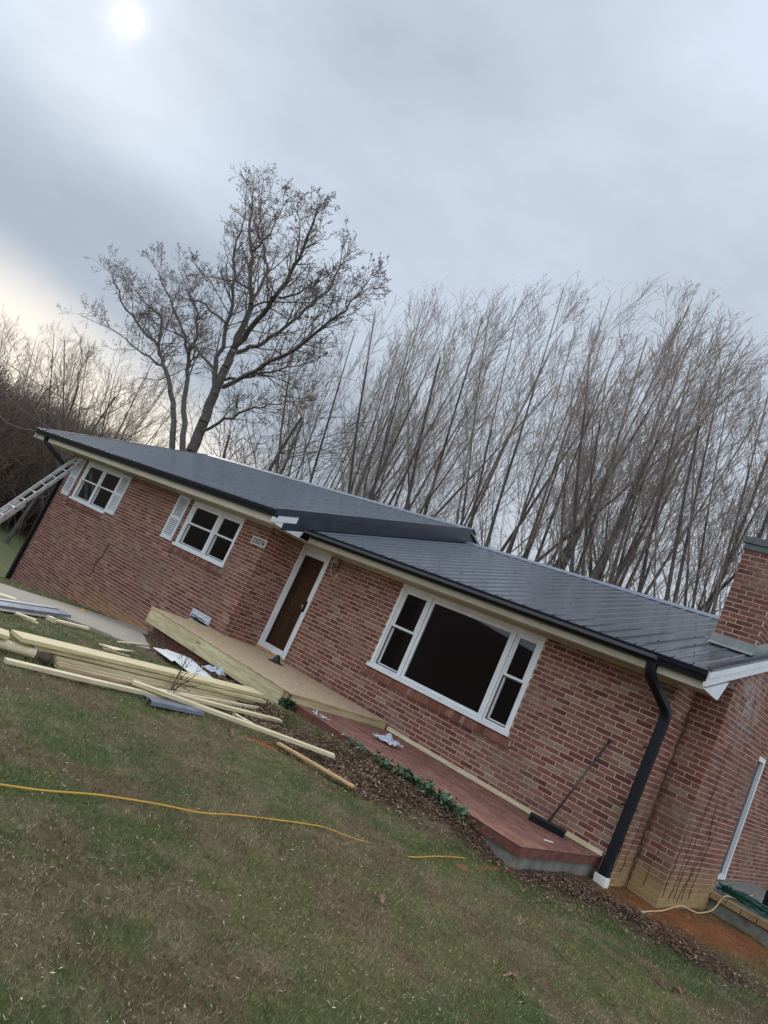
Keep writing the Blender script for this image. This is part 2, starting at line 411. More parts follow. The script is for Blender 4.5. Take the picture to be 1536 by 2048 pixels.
# ------------------------------------------------------------ dimensions of the house
YR = .832; XC = -7.41; XR = -.188; XE = .217; YD = 1.469; XL = -16.33; ZS_ = 2.10; YB = 9.3; XO = -7.41
S = 1 / 3.0
YGL, ZGL = -.60, 2.335          # left eave edge
YGR, ZGR = .24, 2.305           # right eave edge
YRID = 4.6
ZRL = ZGL + S * (YRID - YGL) ; ZRR = ZGR + S * (YRID - YGR)
PITCH = .0695; BL = .2135; BRH = .0580; MJ = .0115

# ------------------------------------------------------------ ground
path_poly = [(-10.3, -.03), (-7.75, -.03), (-7.72, -1.30), (-6.0, -2.15), (-6.75, -3.1), (-6.45, -4.4), (-6.4, -14), (-9.8, -14), (-9.9, -3.1)]
def inpoly(x, y, poly):
    r = np.zeros(x.shape, bool); n = len(poly)
    for i in range(n):
        x0, y0 = poly[i]; x1, y1 = poly[(i + 1) % n]
        c = ((y0 > y) != (y1 > y)) & (x < (x1 - x0) * (y - y0) / ((y1 - y0) + 1e-12) + x0); r ^= c
    return r
def seg_d(x, y, a, b):
    ax, ay = a; bx, by = b; t = np.clip(((x - ax) * (bx - ax) + (y - ay) * (by - ay)) / ((bx - ax) ** 2 + (by - ay) ** 2), 0, 1)
    return np.hypot(x - ax - t * (bx - ax), y - ay - t * (by - ay))
gp = lambda u, v: tuple(G(u, v)[:2])
CLAY = [(gp(1295, 1822), gp(1490, 1885), .80), (gp(300, 1440), gp(375, 1462), .04), (gp(930, 1740), gp(1010, 1740), .05), (gp(1215, 1795), gp(1300, 1815), .35), (gp(505, 1482), gp(520, 1490), .02)]
SOIL = [(gp(520, 1440), gp(760, 1590), .34), (gp(760, 1590), gp(1000, 1720), .36), (gp(1000, 1720), gp(1200, 1800), .38), (gp(1200, 1800), gp(1420, 1930), .36), (gp(420, 1330), gp(520, 1440), .34), (gp(250, 1275), gp(420, 1340), .3)]
def masks(x, y):
    wob = (fbm(x * 2.2, y * 2.2, 5) - .5) * 1.1
    cl = np.zeros_like(x); so = np.zeros_like(x)
    for a, b, r in CLAY: cl = np.maximum(cl, smooth(1 - (seg_d(x, y, a, b) + wob * .45) / r * .75))
    for a, b, r in SOIL: so = np.maximum(so, smooth(1.25 - (seg_d(x, y, a, b) + wob * .6) / r * .8))
    sc = fbm(x * 1.1 + 7, y * 1.1, 31); so = np.maximum(so, smooth((sc - .66) * 9) * .55)
    return cl, so
GREEN = np.array([.104, .134, .040]); OLIVE = np.array([.175, .170, .064]); DRY = np.array([.30, .235, .135]); DEAD = np.array([.195, .128, .078])
SOILC = np.array([.078, .046, .030]); CLAYC = np.array([.195, .075, .028]); WOODS = np.array([.085, .060, .045])
def lawn_col(x, y):
    a = smooth((fbm(x * .75, y * .75, 2) - .36) * 3.2)[..., None]; b = smooth((fbm(x * 1.7 + 3, y * 1.7, 11) - .42) * 4.2)[..., None]
    c = smooth((fbm(x * 5, y * 5, 23) - .45) * 4)[..., None]
    col = GREEN * (1 - a) + OLIVE * a; col = col * (1 - b * .72) + DEAD * b * .72; col = col * (1 - c * .45) + DRY * c * .45
    return col
def ground_col(x, y):
    col = lawn_col(x, y) * .5; cl, so = masks(x, y)
    col = col * (1 - so[..., None]) + SOILC * (.7 + .9 * fbm(x * 7, y * 7, 8)[..., None]) * so[..., None]
    col = col * (1 - cl[..., None]) + CLAYC * (.55 + .9 * fbm(x * 5, y * 5, 9)[..., None]) * cl[..., None]
    far = smooth((-x - 50) / 12) + smooth((-y - 40) / 12) + smooth((y - 45) / 15)
    far = np.clip(far, 0, 1)[..., None]
    bright = smooth((-x - 15) / 6)[..., None] * (1 - far) * (.35 + .65 * smooth((fbm(x * .5, y * .5, 71)[..., None] - .3) * 2.5))
    col = col * (1 - bright) + np.array([.10, .125, .045]) * bright
    return col * (1 - far) + WOODS * far
def relief(x, y):
    cl, so = masks(x, y); near = smooth((16 - np.hypot(x, y + 3)) / 6)
    h = (fbm(x * 1.3, y * 1.3, 41) - .5) * .06 + (fbm(x * 9, y * 9, 43, 3) - .5) * .022 + (fbm(x * 30, y * 30, 44, 2) - .5) * (.012 + .03 * so + .03 * cl)
    h = h + so * .02 + .12 * smooth((y + 2.0) / .5) * smooth((-.45 - x) / .5) * smooth((x + 4.4) / .6) * (y < -1.0)
    # hold the surface down under the walk and at the stoop
    k = np.where(inpoly(x, y, [(-10.5, .1), (-7.5, .1), (-5.9, -2.0), (-6.3, -4.4), (-6.2, -14), (-10.1, -14)]), 0.0, 1.0)
    return h * near * k - (1 - k) * .03
def axis(a, b, stepn, lo, hi):
    g = list(np.arange(a, b + 1e-6, stepn)); s_ = stepn; q = a
    left = []
    while q > lo: s_ *= 1.22; q -= s_; left.append(q)
    s_ = stepn; q = b; right = []
    while q < hi: s_ *= 1.22; q += s_; right.append(q)
    return np.array(left[::-1] + g + right)
gx = axis(-9.5, 2.6, .045, -590, 600); gy = axis(-7.2, 4.2, .045, -600, 600)
GX, GY = np.meshgrid(gx, gy); GZ = gz(GX, GY) + relief(GX, GY)
# the house stands on the ground: sink the sheet inside the walls
V = np.stack([GX.ravel(), GY.ravel(), GZ.ravel()], 1); nx, ny = len(gx), len(gy)
I = np.arange((nx) * (ny)).reshape(ny, nx)
Fq = np.stack([I[:-1, :-1].ravel(), I[:-1, 1:].ravel(), I[1:, 1:].ravel(), I[1:, :-1].ravel()], 1)
ground = np_mesh('ground', V, Fq, M['ground'], ground_col(GX.ravel(), GY.ravel()))
ground.data.polygons.foreach_set('use_smooth', [True] * len(ground.data.polygons))
tag(ground, 'sloping lawn with green and dormant brown grass around the brick house', kind='structure')
# walk: poured concrete sections with open joints
def walk():
    root = empty('path', (-8, -1, -.5)); tag(root, 'old concrete walk beside the left brick wall', kind='structure')
    inv = (8, 1, .5)
    ys = [-.03, -1.28, -2.6, -3.9, -5.2, -6.6, -8.0, -9.6]
    def rng_x(y):
        xs_ = []
        n = len(path_poly)
        for i in range(n):
            (x0, y0), (x1, y1) = path_poly[i], path_poly[(i + 1) % n]
            if (y0 - y) * (y1 - y) <= 0 and abs(y1 - y0) > 1e-6: xs_.append(x0 + (x1 - x0) * (y - y0) / (y1 - y0))
        return min(xs_), max(xs_)
    for a, b in zip(ys[:-1], ys[1:]):
        mb = MB(); k = 6; yy = np.linspace(a - .008, b + .008, k); rows = []
        for y in yy:
            l, r = rng_x(min(y, -.04)); xx = np.linspace(l, r, 6) + (fbm(np.full(6, y * 3), np.arange(6) * 1.7, 3) - .5) * .05
            rows.append([(x, y, float(gz(x, y)) + .012 + .01 * math.sin(a * 7)) for x in xx])
        vs_ = [q for r in rows for q in r]; nv = len(vs_)
        vs_ += [(x, y, z - .12) for x, y, z in vs_]
        fs = [(i * 6 + j, (i + 1) * 6 + j, (i + 1) * 6 + j + 1, i * 6 + j + 1) for i in range(k - 1) for j in range(5)]
        per = [(0, j) for j in range(6)] + [(i, 5) for i in range(1, k)] + [(k - 1, j) for j in range(4, -1, -1)] + [(i, 0) for i in range(k - 2, 0, -1)]
        idx = [i * 6 + j for i, j in per]
        fs += [(idx[q], idx[(q + 1) % len(idx)], idx[(q + 1) % len(idx)] + nv, idx[q] + nv) for q in range(len(idx))]
        o = mb.add(vs_, fs).build('paving_slab', M['concrete'], root); o.matrix_parent_inverse = Matrix.Translation(inv)
walk()

# ------------------------------------------------------------ house
house = empty('brick_house', (0, 0, 0), 'single storey red brick house with dark ribbed metal roof and white windows', 'house')
ALLB = []     # every brick: (wall key, origin, u, n, centre u, centre z, length)
BR_PARENT = {}
def brick_front(mb, o, u, n, u0, u1, z0, z1, pr, tone):
    o = np.array(o); u = np.array(u); n = np.array(n); up = np.array([0, 0, 1.]); e = .004
    P = lambda a, z, q: o + u * a + up * z + n * q
    vs_ = [P(u0, z0, -.012), P(u1, z0, -.012), P(u1, z1, -.012), P(u0, z1, -.012), P(u0, z0, pr - e), P(u1, z0, pr - e), P(u1, z1, pr - e), P(u0, z1, pr - e),
           P(u0 + e, z0 + e, pr), P(u1 - e, z0 + e, pr), P(u1 - e, z1 - e, pr), P(u0 + e, z1 - e, pr)]
    fs = [(0, 1, 5, 4), (1, 2, 6, 5), (2, 3, 7, 6), (3, 0, 4, 7), (4, 5, 9, 8), (5, 6, 10, 9), (6, 7, 11, 10), (7, 4, 8, 11), (8, 9, 10, 11)]
    if np.dot(np.cross(u, up), n) < 0: fs = [f[::-1] for f in fs]
    mb.add(vs_, fs, tone)
def tone_of(rg): 
    r = rg.random()
    return float(np.clip(rg.normal(.30, .10), 0, 1)) if r < .38 else float(np.clip(rg.normal(.56, .11), 0, 1)) if r < .91 else float(np.clip(rg.normal(.88, .07), 0, 1))
WALLS = []
def brick_wall(name, o, u, n, W, zbot, ztop, holes=(), ztop_fn=None, phase=0.0, thick=.10, parent=None, zref=ZS_, seed=1, e0=0., e1=0.):
    """mortar-faced wall slab with openings, plus its course of bricks recorded for building"""
    parent = parent or house
    o = np.array(o, float); u = np.array(u, float); n = np.array(n, float); up = np.array([0, 0, 1.])
    us = sorted(set([0, W] + [h[0] for h in holes] + [h[1] for h in holes])); us = [a for a in us if 0 <= a <= W]
    zs = sorted(set([zbot, ztop] + [h[2] for h in holes] + [h[3] for h in holes])); zs = [a for a in zs if zbot <= a <= ztop]
    mb = MB()
    us[0] += .004; us[-1] -= .004
    for a, b in zip(us[:-1], us[1:]):
        for c_, d_ in zip(zs[:-1], zs[1:]):
            mu, mz = (a + b) / 2, (c_ + d_) / 2
            if any(h[0] < mu < h[1] and h[2] < mz < h[3] for h in holes): continue
            c = o + u * mu + up * mz - n * thick / 2
            mb.obox(c, u * (b - a) / 2, n * (thick / 2), up * (d_ - c_) / 2)
    if ztop_fn is not None:   # gable triangle
        pts = ztop_fn; mb.prism([o + u * a + up * z for a, z in pts], -n * thick)
    wl = mb.build(name, M['mortar'], parent)
    rg = np.random.default_rng(seed); nrow = int(math.ceil((max(ztop, max([p_[1] for p_ in ztop_fn]) if ztop_fn else ztop) - zbot) / PITCH)) + 40
    lst = []
    for r in range(-60, nrow):
        z1 = zref - MJ / 2 - r * PITCH; z0 = z1 - BRH
        if z1 < zbot + .01 or z0 > (max(p_[1] for p_ in ztop_fn) if ztop_fn else ztop): continue
        zm = (z0 + z1) / 2; a_, b_ = -e0, W + e1
        if zm > ztop:
            if not ztop_fn: continue
            xs_ = []
            P_ = ztop_fn
            for i in range(len(P_)):
                (p0, q0), (p1, q1) = P_[i], P_[(i + 1) % len(P_)]
                if (q0 - zm) * (q1 - zm) < 0: xs_.append(p0 + (p1 - p0) * (zm - q0) / (q1 - q0))
            if len(xs_) < 2: continue
            a_, b_ = min(xs_), max(xs_)
            if b_ - a_ < .1: continue
        z1 = min(z1, ztop if not ztop_fn else 99); 
        if z1 - z0 < .02: continue
        uu = a_ - (BL / 2 if r % 2 else 0) + phase - BL
        while uu < b_:
            x0 = max(uu + MJ / 2, a_ + .001); x1 = min(uu + BL - MJ / 2, b_ - .001); uu += BL
            if x1 - x0 < .03: continue
            segs = [(x0, x1)]
            for h in holes:
                if h[2] - .002 < zm < h[3] + .002:
                    ns = []
                    for s0, s1 in segs:
                        if s1 <= h[0] or s0 >= h[1]: ns.append((s0, s1)); continue
                        if s0 < h[0]: ns.append((s0, h[0] - .001))
                        if s1 > h[1]: ns.append((h[1] + .001, s1))
                    segs = ns
            for s0, s1 in segs:
                if s1 - s0 < .025: continue
                jz = rg.normal(0, .0009); lst.append((s0, s1, z0 + jz, z1 + jz, .0045 + rg.random() * .0035, tone_of(rg)))
    WALLS.append((wl, o, u, n, lst)); return wl
# openings (u measured along the wall)
gl = lambda x: x - XL
w1 = (gl(-15.317), gl(-13.379), 1.003, ZS_ + .01); w2 = (gl(-10.10), gl(-8.28), 1.06, ZS_ + .01)
vent_h = (gl(-8.52), gl(-7.90), -.02, .165)
brick_wall('wall', (XL, 0, 0), (1, 0, 0), (0, -1, 0), XC - XL, -2.2, ZS_, [w1, w2, vent_h], seed=3, e1=.006)
brick_wall('wall', (XC, 0, 0), (0, 1, 0), (1, 0, 0), YR, -.5, ZS_, seed=4)                       # return beside the door
gr = lambda x: x - XC
w3 = (gr(-4.762), gr(-2.033), .637, ZS_ + .01); dr = (gr(XC) - .01, gr(-6.585), -.6, ZS_ + .01)
brick_wall('wall', (XC, YR, 0), (1, 0, 0), (0, -1, 0), XR - XC, -.7, ZS_, [w3, dr], seed=5, phase=.06, e1=.006)
brick_wall('wall', (XR, YR, 0), (0, 1, 0), (1, 0, 0), YD - YR, -.8, ZS_ + .12, seed=6)
brick_wall('wall', (XR, YD, 0), (1, 0, 0), (0, -1, 0), XE - XR, -.9, ZS_ + .25, seed=7, phase=.1, e1=.006)
zr_at = lambda y: ZGR + S * (y - YGR) - .16
brick_wall('wall', (XE, YD, 0), (0, 1, 0), (1, 0, 0), 3.66 - YD, -.9, zr_at(YD), ztop_fn=[(0, zr_at(YD)), (3.66 - YD, zr_at(YD)), (3.66 - YD, zr_at(3.66))], seed=8)
sd = (5.02 - 3.3, 5.78 - 3.3, -.13, 1.92)
brick_wall('wall', (XR, 3.3, 0), (0, 1, 0), (1, 0, 0), YB - 3.3, -.9, ZS_ + .3, [sd], ztop_fn=[(0, ZS_ + .3), (YB - 3.3, ZS_ + .3), (YRID - 3.3, zr_at(YRID))], seed=9)
# plain unseen walls and the room inside
mb = MB(); mb.box(XL, XR, YB - .1, YB, -3, 2.3); mb.box(XL, XL + .1, .105, YB - .105, -3, 2.3); mb.build('wall', M['mortar'], house)
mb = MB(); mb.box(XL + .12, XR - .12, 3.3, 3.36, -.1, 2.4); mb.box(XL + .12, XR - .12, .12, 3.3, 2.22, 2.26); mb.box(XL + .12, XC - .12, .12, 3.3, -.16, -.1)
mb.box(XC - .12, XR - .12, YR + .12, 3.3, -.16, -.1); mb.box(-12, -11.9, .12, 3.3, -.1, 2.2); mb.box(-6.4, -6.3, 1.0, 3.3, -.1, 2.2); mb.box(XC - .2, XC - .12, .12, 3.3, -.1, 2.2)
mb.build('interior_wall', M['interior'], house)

# build bricks: the 300 that show largest as objects, the rest joined per wall
def proj_len(o, u, s0, s1, z):
    a = R.T @ (o + u * s0 + np.array([0, 0, z]) - CAM); b = R.T @ (o + u * s1 + np.array([0, 0, z]) - CAM)
    if a[2] > -.1: return 0
    pa = F * a[:2] / -a[2]; pb = F * b[:2] / -b[2]
    if not (-768 < pa[0] < 768 and -1024 < pa[1] < 1024): return 0
    return float(np.hypot(*(pa - pb)))
cand = []
for wi, (wl, o, u, n, lst) in enumerate(WALLS):
    if wi == 2:
        for bi, (s0, s1, z0, z1, pr, tn) in enumerate(lst):
            if abs((s1 - s0) - (BL - MJ)) < .002 and z0 > .02: cand.append((proj_len(o, u, s0, s1, z0), wi, bi))
cand.sort(reverse=True); pick = set((wi, bi) for _, wi, bi in cand[:230])
VARS = []
for k in range(18):
    mb = MB(); brick_front(mb, (0, 0, 0), (1, 0, 0), (0, -1, 0), 0, BL - MJ, 0, BRH, .0055, float(np.clip([.1, .2, .25, .3, .35, .4, .48, .52, .56, .6, .64, .68, .72, .78, .3, .55, .92, 1.0][k], 0, 1)))
    VARS.append(mb.mesh('brick', M['brick']))
for wi, (wl, o, u, n, lst) in enumerate(WALLS):
    mb = MB()
    for bi, (s0, s1, z0, z1, pr, tn) in enumerate(lst):
        if (wi, bi) in pick:
            b = bpy.data.objects.new('brick', VARS[RNG.integers(18)]); link(b, wl)
            b.location = tuple(o + u * s0 + np.array([0, 0, z0]) + n * (pr - .0055)); continue
        brick_front(mb, o, u, n, s0, s1, z0, z1, pr, tn)
    tag(mb.build('bricks', M['brick'], wl), kind='stuff')

# brick sills of upright bricks under the windows
def sill(x0, x1, y, ztop):
    mb = MB(); rg = np.random.default_rng(int(abs(x0) * 10)); k = int((x1 - x0) / .068); st = (x1 - x0) / k
    for i in range(k):
        xa = x0 + i * st + .004; xb = xa + st - .009
        mb.prism([(xa, y + .02, ztop), (xa, y - .055, ztop - .02), (xa, y - .06, ztop - .115), (xa, y + .02, ztop - .10)], (xb - xa, 0, 0))
        mb.t += [tone_of(rg)] * (len(mb.f) - len(mb.t))
    o = mb.build('brick_sill', M['brick'], house); tag(o, kind='stuff')
    MB().prism([(x0, y + .02, ztop - .008), (x0, y - .046, ztop - .026), (x0, y - .05, ztop - .108), (x0, y + .02, ztop - .093)], (x1 - x0, 0, 0)).build('sill_mortar', M['mortar'], house)
sill(-15.40, -13.30, 0, .995); sill(-10.19, -8.20, 0, 1.052); sill(-4.86, -1.94, YR, .63)

# windows
def frame_rect(mb, x0, x1, z0, z1, y0, y1, w_):
    mb.box(x0, x0 + w_, y0, y1, z0, z1); mb.box(x1 - w_, x1, y0, y1, z0, z1)
    mb.box(x0 + w_, x1 - w_, y0, y1, z0, z0 + w_); mb.box(x0 + w_, x1 - w_, y0, y1, z1 - w_, z1)
def sash(win, x0, x1, z0, z1, y, w_=.035, scr=False):
    mb = MB(); frame_rect(mb, x0, x1, z0, z1, y, y + .035, w_); mb.build('sash', M['white'], win)
    MB().box(x0 + w_ - .003, x1 - w_ + .003, y + .014, y + .019, z0 + w_ - .003, z1 - w_ + .003).build('pane', M['glass'], win)
def window(xa, xb, z0, y, bays, label=None, fixed=(), zt=ZS_):
    win = bpy.data.objects.new('window', None); link(win, house); tag(win, label)
    ft = .075
    mb = MB(); mb.box(xa, xa + .055, y - .012, y + .11, z0 + .05, zt); mb.box(xb - .055, xb, y - .012, y + .11, z0 + .05, zt)
    mb.box(xa + .055, xb - .055, y - .008, y + .11, zt - .095, zt - .001)
    mb.box(xa - .03, xb + .03, y - .045, y + .11, z0 - .002, z0 + .052)
    for i in range(len(bays) - 1):
        mb.box(bays[i][1] + .006, bays[i + 1][0] - .006, y - .010, y + .10, z0 + .053, zt - .096)
    mb.build('window_frame', M['white'], win, bevel=.004)
    ztop = zt - .097; zlo = z0 + .054
    for i, (a, b) in enumerate(bays):
        if i in fixed: 
            mb = MB(); frame_rect(mb, a, b, zlo, ztop, y + .012, y + .06, .05); mb.build('sash', M['white'], win, bevel=.003)
            MB().box(a + .047, b - .047, y + .035, y + .041, zlo + .047, ztop - .047).build('pane', M['glass'], win)
        else:
            mid = z0 + (zt - z0) * .51
            mb = MB(); frame_rect(mb, a, b, zlo, ztop, y + .006, y + .085, .028); mb.build('sash_track', M['white'], win)
            sash(win, a + .029, b - .029, mid - .012, ztop - .029, y + .020, .034); sash(win, a + .029, b - .029, zlo + .029, mid + .024, y + .057, .034)
            mb = MB(); frame_rect(mb, a + .031, b - .031, zlo + .031, mid - .016, y + .024, y + .032, .014); mb.build('screen_frame', M['pole'], win)
    return win
wa = window(-15.317, -13.379, 1.003, 0, [(-15.26, -14.375), (-14.32, -13.434)], 'paired window at the far end of the left wall')
MB().box(-15.1, -14.5, .16, .17, 1.60, 2.0).build('roller_blind', M['blind'], wa); MB().box(-14.2, -13.6, .16, .17, 1.66, 2.0).build('roller_blind', M['blind'], wa)
window(-10.10, -8.28, 1.06, 0, [(-10.04, -9.10), (-9.03, -8.335)], 'paired window beside the number plate')
window(-4.762, -2.033, .637, YR, [(-4.70, -4.155), (-4.10, -2.545), (-2.49, -2.09)], 'picture window with a narrow sash on either side', fixed=(1,))

def shutter(x0, x1, z0, z1, y=0):
    s_ = bpy.data.objects.new('shutter', None); link(s_, house)
    mb = MB(); yo, yi = y - .038, y - .009; w_ = .055
    mb.box(x0, x0 + w_, yo, yi, z0, z1); mb.box(x1 - w_, x1, yo, yi, z0, z1)
    zm = (z0 + z1) / 2
    for a, b in ((z0, z0 + .09), (zm - .035, zm + .035), (z1 - .07, z1)): mb.box(x0 + w_, x1 - w_, yo, yi, a, b)
    mb.build('shutter_frame', M['shutter'], s_, bevel=.003)
    mb = MB()
    for a, b in ((z0 + .09, zm - .035), (zm + .035, z1 - .07)):
        k = int((b - a) / .036)
        for i in range(k):
            zz = a + (i + .5) * (b - a) / k; mb.obox(((x0 + x1) / 2, y - .021, zz), ((x1 - x0) / 2 - w_ - .001, 0, 0), (0, .009, .011), (0, .0025, -.002))
    mb.build('louvres', M['shutter'], s_)
shutter(-15.93, -15.49, 1.02, 2.05); shutter(-13.34, -12.90, 1.07, 2.05); shutter(-10.68, -10.24, 1.10, 2.07)

# entrance: storm door over a brown wood door
door = bpy.data.objects.new('door', None); link(door, house); tag(door, 'white storm door over a brown wooden door')
x0, x1 = XC + .004, -6.588
mb = MB(); mb.box(x0, x0 + .05, YR - .02, YR + .09, 0.03, ZS_ - .001); mb.box(x1 - .045, x1, YR - .02, YR + .09, .03, ZS_ - .001); mb.box(x0 + .05, x1 - .045, YR - .018, YR + .09, 2.035, ZS_ - .001)
mb.build('door_frame', M['white'], door, bevel=.003)
a, b = x0 + .052, x1 - .047
mb = MB(); mb.box(a, a + .085, YR - .012, YR + .022, .065, 2.033); mb.box(b - .062, b, YR - .012, YR + .022, .065, 2.033); mb.box(a + .085, b - .062, YR - .012, YR + .022, .065, .175); mb.box(a + .085, b - .062, YR - .012, YR + .022, 1.915, 2.033)
mb.build('storm_door', M['trim_white'], door, bevel=.004)
MB().box(a + .083, b - .060, YR + .002, YR + .007, .172, 1.918).build('pane', M['clear'], door)
mb = MB(); mb.box(a - .02, b + .02, YR + .095, YR + .135, .065, 2.06); 
for zz in ((.2, .75), (.85, 1.25), (1.35, 1.9)):
    for xa in (a + .12, (a + b) / 2 + .04): mb.box(xa, xa + .24, YR + .086, YR + .096, *zz)
mb.build('inner_door', M['doorwood'], door, bevel=.004)
MB().box(x0 + .001, x1 - .001, YR - .05, YR + .093, .021, .062).build('threshold', M['splint'], door)
hnd = MB().box(b - .055, b - .012, YR - .028, YR - .013, .94, 1.15).build('handle_plate', M['black'], door, bevel=.004)
MB().tube([(b - .034, YR - .03, 1.0), (b - .034, YR - .07, 1.0), (b - .034, YR - .075, 1.05), (b - .09, YR - .075, 1.055)], .009).build('handle', M['chrome'], door, smooth_=True)
MB().tube([(a + .3, YR + .085, 1.0), (a + .3, YR + .03, 1.0)], .026, 12).build('door_knob', M['chrome'], door)

# white louvred vent low on the left wall
vt = bpy.data.objects.new('foundation_vent', None); link(vt, house)
mb = MB(); frame_rect(mb, -8.52, -7.90, .022, .165, -.02, .04, .028); mb.build('vent_frame', M['trim_white'], vt, bevel=.003)
mb = MB(); mb.box(-8.49, -7.93, .012, .03, .05, .137); mb.build('vent_back', M['galv'], vt)
mb = MB()
for k in range(9): mb.obox((-8.45 + k * .06, -.004, .094), (.024, 0, 0), (0, .008, .0), (0, .002, .036))
mb.build('vent_louvres', M['trim_white'], vt)

# ------------------------------------------------------------ roof
roof = bpy.data.objects.new('roof', None); link(roof, house)
def rib_profile(w_):
    """(x offset, height) across one panel: big ribs each 9 in., two small ones between"""
    p_ = []; st = .2286
    for k in range(int(round(w_ / st))):
        b = k * st
        p_ += [(b, .0), (b + .006, .0), (b + .012, .015), (b + .034, .015), (b + .040, .0), (b + .094, .0), (b + .103, .0025), (b + .113, .0025), (b + .122, 0), (b + .158, 0), (b + .167, .0025), (b + .177, .0025), (b + .186, 0)]
    p_.append((w_, 0)); return p_
def panel(x0, w_, y0, z0, L, sign=1, dz=0):
    pr = rib_profile(w_); vs_ = []; n = len(pr); ny_ = 7
    ca = 1 / math.sqrt(1 + S * S); dy, dz_ = ca * sign, ca * S; nrm_ = np.array([0, -S * ca * sign, ca])
    for j in range(ny_):
        t = L * j / (ny_ - 1)
        wv = .0015 * math.sin(j * 2.1 + x0 * 5)
        for (x, h) in pr: vs_.append(np.array([x0 + x, y0 + dy * t, z0 + dz_ * t]) + nrm_ * (h + dz + (wv if 0 < j < ny_ - 1 else 0)))
    fs = [(j * n + i, j * n + i + 1, (j + 1) * n + i + 1, (j + 1) * n + i) for j in range(ny_ - 1) for i in range(n - 1)]
    if sign < 0: fs = [f[::-1] for f in fs]
    mb = MB().add(vs_, fs)
    return mb.build('roof_panel', M['roof'], roof)
XLE = -17.80; XLR = -6.80; XRR = .27
LEN_L = (YRID - YGL) * math.sqrt(1 + S * S); LEN_R = (YRID - YGR) * math.sqrt(1 + S * S)
PWID = .9144
def cover(xa, xb, y0, z0, L, sign=1):
    x = xb; k = 0
    while x > xa + .01:
        w_ = min(PWID, x - xa)
        w_ = round(w_ / .2286) * .2286 or .2286
        x -= w_; panel(x, w_ + .0, y0, z0, L, sign, dz=.0015 * (k % 2)); k += 1
cover(XLE, XLR, YGL, ZGL, LEN_L); cover(XLR - .25, XRR, YGR, ZGR, LEN_R)
# back slopes: one sheet each
MB().prism([(XLE, YRID, ZRL), (XLE, 9.8, ZRL - S * 5.2), (XLE, 9.8, ZRL - S * 5.2 - .05), (XLE, YRID, ZRL - .05)], (XLR - XLE, 0, 0)).build('back_slope', M['roof'], roof)
MB().prism([(XLR + .01, YRID, ZRR), (XLR + .01, 9.8, ZRR - S * 5.2), (XLR + .01, 9.8, ZRR - S * 5.2 - .05), (XLR + .01, YRID, ZRR - .05)], (XRR - XLR - .01, 0, 0)).build('back_slope', M['roof'], roof)
# decking below the panels
def deck(xa, xb, y0, z0, k):
    MB().prism([(xa, y0 + .03, z0 - .012), (xa, YRID, z0 + S * (YRID - y0) - .022), (xa, YRID, z0 + S * (YRID - y0) - .05), (xa, y0 + .03, z0 - .04)], (xb - xa, 0, 0)).build('roof_deck', M['black'], roof)
deck(XLE + .03, XLR - .03, YGL, ZGL, 0); deck(XLR + .01, XRR - .03, YGR, ZGR, 1)
# ridge caps in lengths
def ridge(xa, xb, z):
    x = xa
    while x < xb - .05:
        e = min(x + 3.0, xb); h = .03
        mb = MB(); mb.prism([(x, YRID - .17, z - .17 * S + h - .012), (x, YRID, z + h + .015), (x, YRID + .17, z - .17 * S + h - .012), (x, YRID + .17, z - .17 * S + h - .02), (x, YRID, z + h + .005), (x, YRID - .17, z - .17 * S + h - .02)], (e - x + .02, 0, 0))
        mb.build('ridge_cap', M['galv'], roof); x = e
ridge(XLE, XLR + .02, ZRL); ridge(XLR + .03, XRR, ZRR)
# screws on the ribs
mb = MB()
for (xa, xb, y0, z0, L) in ((XLE, XLR, YGL, ZGL, LEN_L), (XLR + .05, XRR, YGR, ZGR, LEN_R)):
    k = 0; ca = 1 / math.sqrt(1 + S * S); x = xb - .2286 + .023
    while x > xa:
        for j, t in enumerate(np.arange(.05, L - .1, .61)):
            xx = x + (.0 if j % 2 == 0 else 0.0); c = np.array([xx, y0 + ca * t, z0 + ca * S * t]) + np.array([0, -S * ca, ca]) * .015
            if (k + j) % 2 == 0 or j == 0: mb.lathe([(.0001, .010), (.011, .009), (.013, .0)], c, 6, (0, -S, 1))
        x -= .2286; k += 1
tag(mb.build('roof_screws', M['black'], roof), kind='stuff')
# rake trims (black) and white rake fascia with boxed ends
def rake(x, y0, z0, ya, yb, h, th, mat, name, off, xo=0):
    f = lambda y: z0 + S * (y - y0) + off
    return MB().prism([(x, ya, f(ya)), (x, yb, f(yb)), (x, yb, f(yb) - h), (x, ya, f(ya) - h)], (th, 0, 0)).build(name, mat, roof)
rake(XLR + .002, YGL, ZGL, YGL - .01, YRID, .13, .03, M['flash'], 'rake_trim', .034)
MB().prism([(XLR - .06, YGL, ZGL + .026), (XLR - .06, YRID, ZRL + .026), (XLR - .06, YRID, ZRL + .036), (XLR - .06, YGL, ZGL + .036)], (.09, 0, 0)).build('rake_trim', M['flash'], roof)
rake(XLR + .004, YGL, ZGL, YGL + .25, YRID, .26, .012, M['flash'], 'wall_flashing', -.098)
MB().prism([(XLR + .02, YGR + .03, ZGR + .03), (XLR + .02, YRID, ZRR + .03), (XLR + .02, YRID, ZRR + .024), (XLR + .02, YGR + .03, ZGR + .024)], (.07, 0, 0)).build('wall_flashing', M['flash'], roof)
rake(XLR - .03, YGL, ZGL, YGL + .0, YGL + .50, .12, .05, M['trim_white'], 'rake_fascia', -.098)
rake(XLE - .02, YGL, ZGL, YGL - .01, YRID, .13, .03, M['flash'], 'rake_trim', .035)
rake(XLE + .01, YGL, ZGL, YGL, YRID, .16, .03, M['soffit'], 'rake_fascia', -.096)
